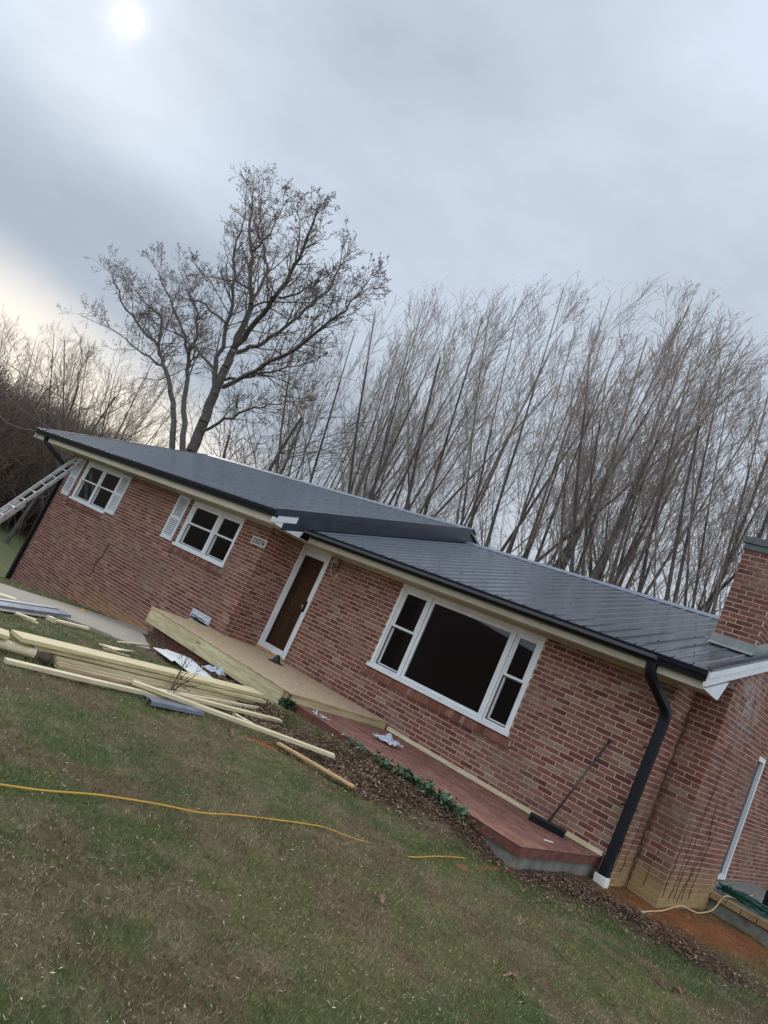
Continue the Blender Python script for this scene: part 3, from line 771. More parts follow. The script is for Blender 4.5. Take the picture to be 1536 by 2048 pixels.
MB().prism([(XRR - .05, YGR, ZGR + .026), (XRR - .05, YRID, ZRR + .026), (XRR - .05, YRID, ZRR + .036), (XRR - .05, YGR, ZGR + .036)], (.07, 0, 0)).build('rake_trim', M['flash'], roof)
rake(XRR - .001, YGR, ZGR, YGR - .01, YRID, .035, .02, M['flash'], 'rake_trim', .036)
rake(XRR - .028, YGR, ZGR, YGR + .0, YRID, .075, .05, M['trim_white'], 'rake_fascia', -.0005)
rake(XRR - .030, YGR, ZGR, YGR + .0, YRID, .10, .035, M['trim_white'], 'rake_fascia', -.0765)
# boxed cornice ends
f = lambda y, y0, z0: z0 + S * (y - y0)
MB().prism([(XRR - .029, YGR + .0, ZGR - .203), (XRR - .029, YR + .16, f(YR + .16, YGR, ZGR) - .203), (XRR - .029, YR - .02, ZS_ - .012), (XRR - .029, YR - .16, ZS_ - .012)], (.030, 0, 0)).build('cornice_end', M['trim_white'], roof)
MB().prism([(XLR - .029, YGL + .01, ZGL - .22), (XLR - .029, .22, f(.22, YGL, ZGL) - .218), (XLR - .029, .10, ZS_ - .01), (XLR - .029, -.20, ZS_ - .01)], (.04, 0, 0)).build('cornice_end', M['trim_white'], roof)
# soffits: narrow boards side by side, and frieze
def soffit(xa, xb, ya, yb, z):
    k = max(2, int((yb - ya) / .13)); st = (yb - ya) / k
    for i in range(k): MB().box(xa, xb, ya + i * st + .003, ya + (i + 1) * st - .003, z, z + .012).build('soffit_board', M['soffit'], house)
soffit(XLE + .04, XLR - .031, YGL + .10, 0.0 + .06, ZS_ + .002)
soffit(XC + .0, XRR - .035, YGR + .10, YR - .010, ZS_ + .0035)
soffit(XC + .002, XLR - .035, .062, YGR + .095, ZS_ + .002)
mb = MB(); mb.box(XLE + .04, XLR - .033, YGL + .075, YGL + .099, ZS_ - .004, ZGL - .03); mb.build('eave_fascia', M['soffit'], house)
mb = MB(); mb.box(XLR + .02, XRR - .033, YGR + .075, YGR + .099, ZS_ - .004, ZGR - .03); mb.build('eave_fascia', M['soffit'], house)
mb = MB(); mb.box(XL, XC - .01, -.03, -.009, ZS_ - .035, ZS_ + .001); mb.build('frieze', M['soffit'], house)
mb = MB(); mb.box(-6.58, XR, YR - .03, YR - .009, ZS_ - .035, ZS_ + .001); mb.build('frieze', M['soffit'], house)
MB().box(XLE + .04, XL - .002, YGL + .1, 9.5, ZS_ + .0, ZS_ + .01).build('soffit_board', M['soffit'], house)
# attic closure
MB().prism([(XLR - .1, YGL + .2, ZS_ + .06), (XLR - .1, YRID, ZRL - .06), (XLR - .1, 9.6, ZS_ + .06)], (.05, 0, 0)).build('gable_panel', M['flash'], house)
MB().prism([(XL, .0, ZS_ + .03), (XL, YRID, ZRL - .2), (XL, YB, ZS_ + .03)], (.08, 0, 0)).build('gable_panel', M['mortar'], house)
# gutters
def gutter(xa, xb, y, z):
    prof = [(0, 0), (0, -.012), (-.012, -.02), (-.018, -.05), (-.045 + .02, -.075), (-.0 + .01, -.118), (.02, -.125), (.086, -.125), (.086, .0), (.080, 0), (.080, -.118), (.025, -.118), (-.004, -.075), (-.006, -.03), (.006, -.008)]
    prof = [(-.030, .0), (-.030, -.018), (-.022, -.028), (-.020, -.052), (-.004, -.085), (.004, -.122), (.082, -.122), (.082, -.01), (.076, -.01), (.076, -.116), (.010, -.116), (.003, -.085), (-.013, -.052), (-.014, -.024), (-.022, -.014), (-.022, 0)]
    g_ = MB().prism([(xa, y + a, z + b) for a, b in prof], (xb - xa, 0, 0)).build('gutter', M['black'], house)
    for x in (xa - .003, xb): MB().prism([(x, y + a, z + b) for a, b in prof[:8]], (.003, 0, 0)).build('end_cap', M['black'], g_)
    return g_
gutter(XLE + .0, XLR + .02, YGL - .01, ZGL - .0); gutter(XLR + .035, XRR - .015, YGR - .01, ZGR - .0)
def downspout(pts, w_, d_, name='downspout'):
    sp = bpy.data.objects.new(name, None); link(sp, house)
    pts = [np.array(q, float) for q in pts]
    P_ = [pts[0]]
    for i in range(1, len(pts) - 1):   # rounded bends
        a, b, c = pts[i - 1], pts[i], pts[i + 1]; r = .11
        p = b + (a - b) / np.linalg.norm(a - b) * r; q = b + (c - b) / np.linalg.norm(c - b) * r
        for t in (0, .25, .5, .75, 1): P_.append((1 - t) ** 2 * p + 2 * t * (1 - t) * b + t * t * q)
    P_.append(pts[-1])
    rings = []
    for i, q in enumerate(P_):
        d = P_[min(i + 1, len(P_) - 1)] - P_[max(i - 1, 0)]; d /= np.linalg.norm(d); sx = np.array([1., 0, 0]); sx = sx - d * d.dot(sx); sx /= np.linalg.norm(sx); sy = np.cross(d, sx)
        rr = []
        for (u_, v_) in ((-.5, -.38), (-.38, -.5), (-.13, -.5), (-.1, -.44), (.1, -.44), (.13, -.5), (.38, -.5), (.5, -.38), (.5, .38), (.38, .5), (-.38, .5), (-.5, .38)): rr.append(q + sx * u_ * w_ + sy * v_ * d_)
        rings.append(rr)
    n = 12; vs_ = [x for r_ in rings for x in r_]
    fs = [(i * n + k, i * n + (k + 1) % n, (i + 1) * n + (k + 1) % n, (i + 1) * n + k) for i in range(len(rings) - 1) for k in range(n)]
    MB().add(vs_, fs + [tuple(range(n)), tuple(range(len(vs_) - n, len(vs_)))]).build('pipe', M['black'], sp)
    return sp
xd_ = float(onY(1318, 1470, YR - .08)[0]); 
a = onY(1298, 1345, YGR + .03); bt = onY(1203, 1762, YR - .07)
spr = downspout([(a[0], YGR + .03, ZGR - .12), (a[0], YGR + .03, ZGR - .25), (xd_, YR - .075, ZS_ - .36), (bt[0], YR - .075, -.27)], .112, .090)
tag(spr, 'thick black downspout at the right corner')
for t in (.55, 1.25):
    MB().box(bt[0] - .075, bt[0] + .075, YR - .125, YR - .002, t, t + .025).build('strap', M['black'], spr)
mb = MB(); mb.obox((bt[0], YR - .085, -.315), (.078, 0, .0), (0, .060, 0), (-.006, 0, .062)); mb.build('white_boot', M['pvc'], spr, bevel=.008)
xl_ = XL + .06
spl = downspout([(XLE + .75, YGL + .03, ZGL - .12), (XLE + .75, YGL + .03, ZGL - .25), (xl_, -.06, ZS_ - .42), (xl_, -.06, -1.75)], .12, .09)

# side door in the gable wall behind the chimney block, seen past its corner
sw = bpy.data.objects.new('side_door', None); link(sw, house)
mb = MB(); mb.box(XR - .06, XR + .03, 5.02, 5.08, -.128, 1.92); mb.box(XR - .06, XR + .035, 5.70, 5.78, -.128, 1.92); mb.box(XR - .06, XR + .034, 5.08, 5.70, 1.84, 1.92); mb.box(XR - .06, XR + .06, 5.08, 5.70, -.128, -.06)
mb.build('door_frame', M['white'], sw, bevel=.003); MB().box(XR - .03, XR - .024, 5.07, 5.71, -.07, 1.85).build('pane', M['glass'], sw)
MB().box(XR - .12, XR - .09, 5.04, 5.74, -.1, 1.9).build('inner_door', M['doorwood'], sw)

# ------------------------------------------------------------ chimney
chim = bpy.data.objects.new('chimney', None); link(chim, house)
cx0, cx1, cy0, cy1 = -.42, .125, 2.05, 2.75; czt = 4.30
rz = lambda y: ZGR + S * (y - YGR)
def cwall(o, u, n, W, sd_): return brick_wall('chimney_wall', o, u, n, W, 2.7, czt, parent=chim, zref=czt, seed=sd_, thick=.09, e0=.006 if sd_ == 31 else 0, e1=.006 if sd_ == 31 else 0)
WALLS.clear()
cwall((cx0, cy0, 0), (1, 0, 0), (0, -1, 0), cx1 - cx0, 31); cwall((cx1, cy0, 0), (0, 1, 0), (1, 0, 0), cy1 - cy0, 32)
cwall((cx0, cy1, 0), (0, -1, 0), (-1, 0, 0), cy1 - cy0, 33)
pk = [(proj_len(o, u, l[0], l[1], l[2]), wi, bi) for wi, (wl, o, u, n, lst) in enumerate(WALLS) for bi, l in enumerate(lst) if wi < 2 and l[2] > 3.0]
pk.sort(reverse=True); pk = set((a, b) for _, a, b in pk[:66])
for wi, (wl, o, u, n, lst) in enumerate(WALLS):
    mb = MB()
    for bi, (s0, s1, z0, z1, pr, tn) in enumerate(lst):
        if (wi, bi) in pk:
            m1 = MB(); og = o + u * s0 + np.array([0, 0, z0]); brick_front(m1, o, u, n, s0, s1, z0, z1, pr, tn * .75); m1.build('brick', M['brick'], wl, origin=tuple(og))
        else: brick_front(mb, o, u, n, s0, s1, z0, z1, pr, tn * .75)
    tag(mb.build('bricks', M['brick'], wl), kind='stuff')
MB().box(cx0 + .09, cx1 - .09, cy1 - .09, cy1 - .01, 2.7, czt).build('chimney_wall', M['mortar'], chim)
mb = MB(); mb.box(cx0 - .025, cx1 + .025, cy0 - .025, cy1 + .025, czt + .002, czt + .085); mb.build('corbel', M['slate'], chim, bevel=.004)
mb = MB(); mb.box(cx0 - .045, cx1 + .045, cy0 - .045, cy1 + .045, czt + .087, czt + .19); mb.build('cap', M['slate'], chim, bevel=.01)
fl = MB()
zb_ = rz(cy0); zt_ = 3.06
fl.box(cx0 - .014, cx1 + .014, cy0 - .020, cy0 - .010, zb_ - .02, zt_)
fl.prism([(cx1 + .010, cy0 - .012, zb_ - .02), (cx1 + .010, cy1, rz(cy1) - .02), (cx1 + .010, cy1, rz(cy1) + .17), (cx1 + .010, cy0 - .012, zt_)], (.006, 0, 0))
fl.prism([(cx0 - .016, cy0 - .012, zb_ - .02), (cx0 - .016, cy1, rz(cy1) - .02), (cx0 - .016, cy1, rz(cy1) + .17), (cx0 - .016, cy0 - .012, zt_)], (.006, 0, 0))
fl.prism([(cx0 - .014, cy0 - .12, rz(cy0 - .12) + .026), (cx0 - .014, cy0 - .02, zb_ + .028), (cx0 - .014, cy0 - .02, zb_ + .040), (cx0 - .014, cy0 - .12, rz(cy0 - .12) + .032)], (cx1 - cx0 + .028, 0, 0))
fl.build('chimney_flashing', M['chimflash'], chim)

# ------------------------------------------------------------ stoop, timber platform, trim strip
st = empty('concrete_stoop', (-4, 0, -.3), 'long low concrete stoop with worn red paint under the picture window', 'porch'); inv = Matrix.Translation((4, 0, .3))
SX0, SX1, SY0, SZ = -7.66, -.315, -1.25, -.092
def part(o, inv_): o.matrix_parent_inverse = inv_; return o
nxx, nyy = 90, 26; gxx = np.linspace(SX0, SX1, nxx); gyy = np.linspace(SY0, YR - .009, nyy)
A_, B_ = np.meshgrid(gxx, gyy); vs_ = np.stack([A_.ravel(), B_.ravel(), (SZ + (fbm(A_ * 4, B_ * 4, 3) - .5) * .006).ravel()], 1)
I2 = np.arange(nxx * nyy).reshape(nyy, nxx); ff = np.stack([I2[:-1, :-1].ravel(), I2[:-1, 1:].ravel(), I2[1:, 1:].ravel(), I2[1:, :-1].ravel()], 1)
part(np_mesh('slab_top', vs_, ff, M['redslab'], parent=st), inv)
part(MB().box(SX0 + .002, SX1 - .002, SY0 + .002, -.012, SZ - .10, SZ - .006).box(XC + .01, SX1 - .002, -.012, YR - .012, SZ - .10, SZ - .006).build('slab_edge', M['redbrown'], st), inv)
part(MB().box(SX0 + .04, SX1 - .05, SY0 + .04, -.014, SZ - .55, SZ - .102).box(XC + .012, SX1 - .05, -.014, YR - .014, SZ - .55, SZ - .102).build('foundation', M['oldconc'], st), inv)
# red painted face brickwork under the slab lip (upper course visible under the platform)
mb = MB(); rg = np.random.default_rng(5); x = SX0
while x < -4.4:
    for r in range(3): mb.box(x + .005 + (r % 2) * .1, x + .20 + (r % 2) * .1, SY0 + .012, SY0 + .05, SZ - .17 - r * .075, SZ - .108 - r * .075)
    x += .21
part(mb.build('face_blocks', M['redbrown'], st), inv).__setitem__('kind', 'stuff')

PX0, PX1, PY0 = -7.73, -3.95, -1.30
pf = empty('timber_platform', (-6, -.5, 0), 'new treated timber platform in front of the entrance door', 'platform'); inv = Matrix.Translation((6, .5, 0))
def pboard(a, b, w_, h, mat, name, parent, inv_=None, up=(0, 0, 1), bev=.003):
    """board in its own axes: local X runs along the grain"""
    a = np.array(a, float); b = np.array(b, float); d = b - a; L = np.linalg.norm(d); d /= L
    sd_ = np.cross(np.array(up, float), d); sd_ /= np.linalg.norm(sd_); u_ = np.cross(d, sd_)
    o = MB().box(-L / 2, L / 2, -w_ / 2, w_ / 2, -h / 2, h / 2).build(name, mat, parent, bevel=bev)
    mt = Matrix.Identity(4); c = (a + b) / 2
    for i in range(3): mt[i][0] = d[i]; mt[i][1] = sd_[i]; mt[i][2] = u_[i]; mt[i][3] = c[i]
    if parent is not None and inv_ is not None: mt = inv_ @ mt
    o.matrix_basis = mt; return o
ZT = .020
pboard((PX0, PY0 - .02, ZT - .135), (-4.07, PY0 - .02, ZT - .135), .038, .235, M['pine'], 'rim_board', pf, inv)
pboard((PX0 + .02, PY0 + .002, ZT - .135), (PX0 + .02, -.03, ZT - .135), .038, .235, M['pine'], 'rim_board', pf, inv)
pboard((-4.025, PY0 + .01, ZT - .30), (-4.025, PY0 + .01, ZT - .022), .06, .085, M['pineold'], 'post', pf, inv, up=(1, 0, 0))
pboard((-3.945, PY0 + .02, ZT - .095), (-3.945, YR - .05, ZT - .065), .036, .145, M['pine'], 'rim_board', pf, inv)
for y in (-.85, -.35, .2, .6): pboard((XC + .05 if y > -.02 else PX0 + .06, y, ZT - .055), (-3.98, y, ZT - .055), .038, .085, M['pine'], 'joist', pf, inv)
def sheet(x0, x1, y0, y1, nm='plywood_sheet'):
    o = MB().box(-(x1 - x0) / 2, (x1 - x0) / 2, -(y1 - y0) / 2, (y1 - y0) / 2, -.0085, .0085).build(nm, M['ply'], pf, bevel=.002); o.matrix_basis = inv @ Matrix.Translation(((x0 + x1) / 2, (y0 + y1) / 2, ZT - .0085))
sheet(PX0 - .02, XC - .003, PY0 - .05, -.022); sheet(XC + .002, -4.99, PY0 - .05, YR - .06); sheet(-4.985, -3.91, PY0 - .05, YR - .045)
# pressure-treated strip against the bricks
pboard((-3.90, YR - .028, -.058), (XR - .13, YR - .028, -.058), .036, .055, M['pine2'], 'wall_strip', None)
tag(bpy.data.objects['wall_strip'], 'thin treated timber strip along the foot of the wall on the red stoop', 'timber strip')

# ------------------------------------------------------------ patio right of the chimney
pt = empty('brick_patio', (1, 5, -.3), 'low brick edged patio at the right end of the house', 'patio'); inv = Matrix.Translation((-1, -5, .3))
part(MB().box(XR + .002, 3.2, 3.665, 8, -.62, -.215).build('patio_base', M['oldconc'], pt), inv)
part(MB().box(XR + .002, 3.2, 3.70, 8, -.213, -.15).build('patio_top', M['oldconc'], pt), inv)
x = XE + .012
rg = np.random.default_rng(9)
while x < 3.1:
    mb = MB(); mb.box(x, x + .195, 3.56, 3.665, -.225, -.142, tone_of(rg) * .5); o = mb.build('edge_brick', M['brick'], pt, bevel=.004); part(o, inv); x += .205
part(MB().box(XE + .012, 3.1, 3.62, 3.663, -.62, -.24).build('patio_riser', M['oldconc'], pt), inv)
c = onY(1523, 1830, 4.35)
MB().box(c[0] - .03, c[0] + .12, 4.30, 4.46, -.149, .16).build('dark_post', M['black'])
tag(bpy.data.objects['dark_post'], 'dark stub post standing on the brick patio at the right edge', 'post')

def gpt(u, v, dz=0): q = G(u, v, dz); return (q[0], q[1], float(gz(q[0], q[1])) + dz)
def rope(name, pts, r, mat, label, cat, n=7, sub=6):
    P_ = [np.array(q, float) for q in pts]; out = []
    for i in range(len(P_) - 1):
        p0 = P_[max(i - 1, 0)]; p1 = P_[i]; p2 = P_[i + 1]; p3 = P_[min(i + 2, len(P_) - 1)]
        for t in np.linspace(0, 1, sub, endpoint=False):
            out.append(.5 * ((2 * p1) + (-p0 + p2) * t + (2 * p0 - 5 * p1 + 4 * p2 - p3) * t * t + (-p0 + 3 * p1 - 3 * p2 + p3) * t ** 3))
    out.append(P_[-1]); o = MB().tube(out, r, n).build(name, mat, None, smooth_=True); return tag(o, label, cat)
# green hose heaped on the patio
h0 = onZ(1440, 1775, -.12); pts = []
rg = np.random.default_rng(12)
hx, hy = .45, 4.2
for k in range(130):
    t = k / 130 * 2 * math.pi * 7; rr = .16 + .10 * rg.random(); pts.append((hx + .14 + 1.9 * rr * math.cos(t) * .9, hy + 1.2 * rr * math.sin(t) * .55 - .15, -.135 + .014 * (k / 18) + .03 * rg.random()))
rope('garden_hose', pts, .012, M['hose'], 'dark green garden hose heaped in a coil on the patio', 'hose', 6, 3)
rope('tan_cord', [gpt(1265, 1826, .02), gpt(1300, 1823, .015), gpt(1325, 1822, .02), gpt(1350, 1814, .03), gpt(1366, 1813, .05), gpt(1385, 1823, .02), gpt(1400, 1826, .02), tuple(onY(1425, 1820, 3.35)), tuple(onY(1442, 1800, 3.5)), tuple(onY(1452, 1792, 3.57)), tuple(onZ(1470, 1797, -.13)), tuple(onZ(1482, 1799, -.13)), tuple(onZ(1505, 1790, -.13))], .009, M['tan'], 'pale tan extension cord trailing from the orange soil up onto the patio', 'cord')
yc = [(-30, 1568), (0, 1570), (90, 1582), (200, 1592), (320, 1610), (400, 1626), (470, 1632), (540, 1640), (640, 1655), (700, 1675), (745, 1690), (790, 1708), (830, 1716), (870, 1714), (915, 1715), (945, 1721), (1000, 1722), (1015, 1716)]
dzs = [.02, .02, .02, .03, .04, .03, .008, .004, .012, .008, .0, -.02, .006, .012, .004, -.012, .008, .02]
rope('extension_cord', [gpt(u, v, d + .008) for (u, v), d in zip(yc, dzs)], .0060, M['cord'], 'long yellow extension cord lying across the lawn', 'cord')

# ------------------------------------------------------------ small things on the wall and stoop
# number plate with raised digits
np0 = onY(509, 1071, 0); plate = empty('number_plate', (-7.60, -.02, 1.76), 'small grey address plate with black slanted digits 23276 beside the door', 'number plate')
o = MB().box(-.215, .215, -.006, .008, -.075, .075).build('plate', M['plate'], plate, bevel=.004)
mb = MB(); frame_rect(mb, -.21, .21, -.07, .07, -.010, -.0065, .010); mb.build('plate_rim', M['trim_white'], plate)
for i, ch in enumerate('23276'):
    cu = bpy.data.curves.new('digit', 'FONT'); cu.body = ch; cu.size = .135; cu.shear = .28; cu.extrude = .003; cu.offset = .0022; cu.align_x = 'CENTER'
    tmp = bpy.data.objects.new('tmp', cu); COL.objects.link(tmp); bpy.context.view_layer.update()
    me = bpy.data.meshes.new_from_object(tmp.evaluated_get(bpy.context.evaluated_depsgraph_get())); bpy.data.objects.remove(tmp)
    me.materials.clear(); me.materials.append(M['darkrub']); o = bpy.data.objects.new('digit', me); link(o, plate)
    o.location = (-.152 + i * .074, -.0105, -.046); o.rotation_euler = (math.pi / 2, 0, 0); o.scale = (.9, 1, 1)
# lantern
lp = empty('wall_lantern', (-6.33, YR, 1.80), 'antique bronze carriage lantern on the bricks right of the door', 'wall lamp')
MB().lathe([(.001, .012), (.045, .010), (.055, .0)], (.03, -.008, -.03), 18, (0, -1, 0)).build('back_plate', M['brass'], lp, smooth_=True)
MB().tube([(.03, -.012, -.03), (.02, -.06, -.045), (.0, -.10, -.03), (-.0, -.115, .0)], .009).build('arm', M['brass'], lp, smooth_=True)
MB().lathe([(.001, -.02), (.018, -.015), (.022, 0), (.035, .012), (.036, .022)], (0, -.115, .0), 12).build('base_cup', M['brass'], lp)
MB().lathe([(.030, .022), (.050, .15), (.050, .155)], (0, -.115, 0), 8).build('lamp_glass', M['glass'], lp)
mb = MB()
for k in range(8):
    t = k * math.pi / 4; mb.beam((.031 * math.cos(t), -.115 + .031 * math.sin(t), .022), (.052 * math.cos(t), -.115 + .052 * math.sin(t), .155), .006, .006)
mb.build('cage', M['brass'], lp)
MB().lathe([(.078, .152), (.080, .163), (.060, .195), (.030, .225), (.018, .235), (.022, .25), (.012, .262), (.001, .268)], (0, -.115, 0), 14).build('lamp_cap', M['brass'], lp)
MB().lathe([(.008, .03), (.014, .05), (.016, .09), (.001, .12)], (0, -.115, 0), 8).build('bulb', M['pvc'], lp)
# plunger-like black rubber funnel on the platform
q = onZ(551, 1325, ZT)
fn = empty('rubber_boot', (q[0], q[1], ZT), 'black rubber pipe boot standing on the platform at the foot of the door', 'pipe boot')
MB().lathe([(.13, .001), (.13, .010), (.075, .018), (.055, .07), (.035, .115), (.03, .13), (.001, .132)], (0, 0, 0), 16).build('cone', M['darkrub'], fn)
MB().lathe([(.142, .001), (.142, .006), (.128, .012)], (0, 0, 0), 16).build('flange', M['darkrub'], fn)
# push broom
hd0 = onZ(1062, 1642, SZ); hd1 = onZ(1121, 1674, SZ); mid = (hd0 + hd1) / 2; tip = onY(1219, 1482, YR - .02)
bm = empty('push_broom', tuple(mid), 'black push broom leaning on the brick wall at the right end of the stoop', 'broom'); inv = Matrix.Translation(-Vector(tuple(mid)))
dirb = (hd1 - hd0) / np.linalg.norm(hd1 - hd0); nb = np.array([-dirb[1], dirb[0], 0])
part(MB().obox(mid + np.array([0, 0, .082]), dirb * .225, nb * .036, np.array([0, 0, .018])).build('broom_head', M['darkrub'], bm, bevel=.008), inv)
mb = MB()
for i in range(26):
    for j in range(4):
        c = mid + dirb * (-.215 + i * .0172) + nb * (-.026 + j * .0175); mb.beam(c + [0, 0, .07], c + np.array([0, 0, .004]) + dirb * RNG.normal(0, .004) + nb * RNG.normal(0, .008), .010, .010, (1, 0, 0))
part(mb.build('bristles', M['bristle'], bm), inv)
part(MB().tube([mid + [0, 0, .09], tip], .013, 10).build('handle', M['pole'], bm, smooth_=True), inv)
part(MB().tube([mid + [0, 0, .085], mid + [0, 0, .085] + (tip - mid) * .06], .020, 10).build('socket', M['darkrub'], bm, smooth_=True), inv)
part(MB().tube([tip - (tip - mid) * .02, tip + (tip - mid) * .012], .018, 10).build('grip_cap', M['darkrub'], bm, smooth_=True), inv)
# hose bib bits in front of the vent
q0 = onY(400, 1240, -.06)
rope('cable_coil', [(-8.30 + .12 * math.cos(t) + .02 * t, -.10 + .05 * math.sin(t), ZT + .02 + .035 * abs(math.sin(t * .7))) for t in np.linspace(0, 13, 40)], .011, M['galv'], 'loose grey cable coiled in front of the white foundation vent', 'cable', 6, 2)

# crumpled sheets
def crumple(name, c, ax, ay, h, mat, label, cat, seed, n=14, tuck=.0):
    rg = np.random.default_rng(seed); c = np.array(c, float); ax = np.array(ax, float); ay = np.array(ay, float); vs_ = []
    for i in range(n):
        for j in range(n):
            u_ = i / (n - 1) * 2 - 1; v_ = j / (n - 1) * 2 - 1
            k = float(fbm(np.array(u_ * 2.3 + seed), np.array(v_ * 2.3), seed, 4)); e = (1 - abs(u_) ** 2) * (1 - abs(v_) ** 2)
            zz = h * (.12 + 1.5 * abs(k - .45) * (.4 + e)); jit = (fbm(np.array(u_ * 3.1), np.array(v_ * 3.1 + seed), seed + 5) - .5) * .5
            vs_.append(c + ax * (u_ * (1 + .25 * jit)) + ay * (v_ + jit) + np.array([0, 0, zz]))
    o = MB().add(vs_, [(i * n + j, (i + 1) * n + j, (i + 1) * n + j + 1, i * n + j + 1) for i in range(n - 1) for j in range(n - 1)]).build(name, mat)
    sd_ = o.modifiers.new('solid', 'SOLIDIFY'); sd_.thickness = .0015; return tag(o, label, cat)
q = gpt(385, 1345, .02)
crumple('plastic_bag', gpt(428, 1347, .03), (.15, .06, 0), (-.06, .13, 0), .20, M['film'], 'crumpled clear plastic bag at the tip of the white sheet beside the platform', 'plastic bag', 3)
q = onZ(632, 1428, -.10)
crumple('plastic_bag', (q[0], q[1], -.20), (.14, -.05, .02), (.06, .13, .05), .24, M['film'], 'clear plastic bag caught on the lawn edge of the stoop beside the platform end', 'plastic bag', 8)
q = onZ(772, 1487, SZ)
crumple('plastic_bag', (q[0], q[1], SZ + .004), (.17, .02, 0), (-.03, .16, 0), .22, M['film'], 'flattened clear plastic bag lying on top of the red stoop', 'plastic bag', 11)
# white vinyl offcuts in the soil
def strip(name, a, b, w_, h, mat, label, cat, dz=.02, prof='flat', bev=.002, up=(0, 0, 1)):
    A_ = np.array(gpt(*a, dz)); B_ = np.array(gpt(*b, dz))
    if name == 'board': pass
    o = pboard(A_, B_, w_, h, mat, name, None, None, up, bev); return tag(o, label, cat)
GRP = 'loose boards lying on the lawn'
def vinyl(poly, dz, label):
    P_ = [G(u, v, dz) for u, v in poly]; c_ = np.mean(P_, 0); top = [np.array([q[0], q[1], c_[2] + (q[2] - c_[2]) * .6]) for q in P_]
    o = MB().prism(top, (0, 0, -.012)).build('vinyl_sheet', M['trim_white'], None, bevel=.003); tag(o, label, 'vinyl offcut')
vinyl([(306, 1295), (333, 1300), (356, 1319), (345, 1321)], .06, 'white vinyl offcut with the pointed end, farthest left in the soil bed by the platform')
vinyl([(330, 1299), (380, 1317), (402, 1335), (428, 1356), (416, 1360), (376, 1341), (345, 1317)], .05, 'widest white vinyl offcut, in the middle of the white scraps by the platform')
vinyl([(380, 1343), (440, 1367), (428, 1373), (384, 1354)], .03, 'short white vinyl offcut poking out behind the long pale plank')
# boards: centre line pixels, height above ground, width, thickness
def board(a, b, w_, h, mat, dz, label, g=GRP, dzb=None, roll=0):
    A_ = G(*a, dz); B_ = G(*b, dz if dzb is None else dzb)
    o = pboard(A_, B_, w_, h, mat, 'board', None, None, (roll, 0, 1), .003); tag(o, label, 'board', g); return o
P1, P2, P3 = M['pine'], M['pine2'], M['pineold']
board((32, 1271), (516, 1386), .235, .040, P1, .17, 'widest pale plank lying flat on top of the lumber pile')
board((60, 1287), (522, 1399), .20, .038, P1, .125, 'wide plank directly beneath the topmost plank of the pile', dzb=.12)
board((105, 1312), (545, 1411), .14, .038, P1, .075, 'greenish plank resting low in the pile with its tip beyond the others')
board((108, 1322), (470, 1404), .14, .036, P2, .035, 'plank at the bottom of the pile half hidden by the ones above')
board((112, 1331), (268, 1368), .09, .040, P3, .045, 'greyed brown board below the front of the lumber pile')
board((10, 1321), (345, 1399), .075, .038, P2, .035, 'long pale stud nearest the camera along the front of the pile')
board((12, 1326), (300, 1394), .085, .036, P1, .0, 'stud lying flat in the grass just under the long front stud')
board((266, 1364), (668, 1512), .088, .038, P2, .085, 'longest loose stud crossing the grass towards the red stoop', dzb=.11)
board((338, 1386), (561, 1442), .088, .036, P1, .05, 'stud ending in a rounded broken tip beside the soil bed')
board((300, 1378), (520, 1417), .05, .036, P2, .045, 'narrow lath between the pile and the crossing stud')
board((468, 1427), (532, 1464), .07, .018, P2, .02, 'short pale lath poking out beneath the long crossing stud')
board((556, 1486), (708, 1574), .075, .022, M['splint'], .06, 'rough orange slab of split wood pointing at the corner of the stoop')
board((-30, 1256), (17, 1271), .235, .040, P1, .15, 'stub of a wide plank entering at the left edge of the photo')
board((-40, 1268), (40, 1297), .09, .038, P3, .07, 'darker board end under the stub at the left edge')
board((100, 1238), (176, 1257), .075, .03, P2, .02, 'single pale stick lying alone beside the concrete walk')
board((32, 1226), (72, 1241), .07, .022, P2, .035, 'upper one of two short offcuts beside the grey flashing')
board((30, 1229), (76, 1247), .07, .020, P2, .012, 'lower one of two short offcuts beside the grey flashing')
board((236, 1284), (298, 1290), .03, .02, P2, .02, 'thin pale lath in the leaf litter by the walk')
board((-20, 1183), (32, 1200), .14, .03, P2, .05, 'board lying across the concrete walk at the left edge')
board((98, 1236), (107, 1241), .09, .06, P2, .03, 'small square block beside the grey flashing')
# triangular plywood offcut
A_, B_, C_ = (np.array(gpt(u, v, .025)) for u, v in ((196, 1289), (270, 1305), (228, 1302)))
o = MB().prism([A_, C_, B_, A_ * .45 + B_ * .55 + np.array([0, .09, 0])], (0, 0, .016)).build('plywood_offcut', M['pine2']); tag(o, 'thin triangular plywood offcut on the grass above the big plank', 'plywood offcut')
board((205, 1297), (258, 1313), .05, .02, P3, .01, 'brown stick under the triangular plywood offcut')
# round fence post and white bucket end
A_, B_ = G(-30, 1278, .07), G(66, 1306, .07)
lg = empty('round_post', tuple((A_ + B_) / 2), 'pale round timber post lying left of the lumber pile', 'post'); inv = Matrix.Translation(-Vector(tuple((A_ + B_) / 2)))
part(MB().tube([A_, B_], .047, 14).build('post_shaft', M['pvc'] if False else M['pine2'], lg, smooth_=False), inv)
d_ = (B_ - A_) / np.linalg.norm(B_ - A_)
part(MB().tube([B_ + d_ * .002, B_ + d_ * .012], .049, 14).build('post_end', M['pvc'], lg), inv)
A_, B_ = G(72, 1308, .06), G(106, 1325, .05)
tag(MB().tube([A_ * .75 + B_ * .25, B_ * .8 + A_ * .2], .045, 9).build('dark_block', M['vine']), 'dark log chunk propping up the near end of the planks', 'log')
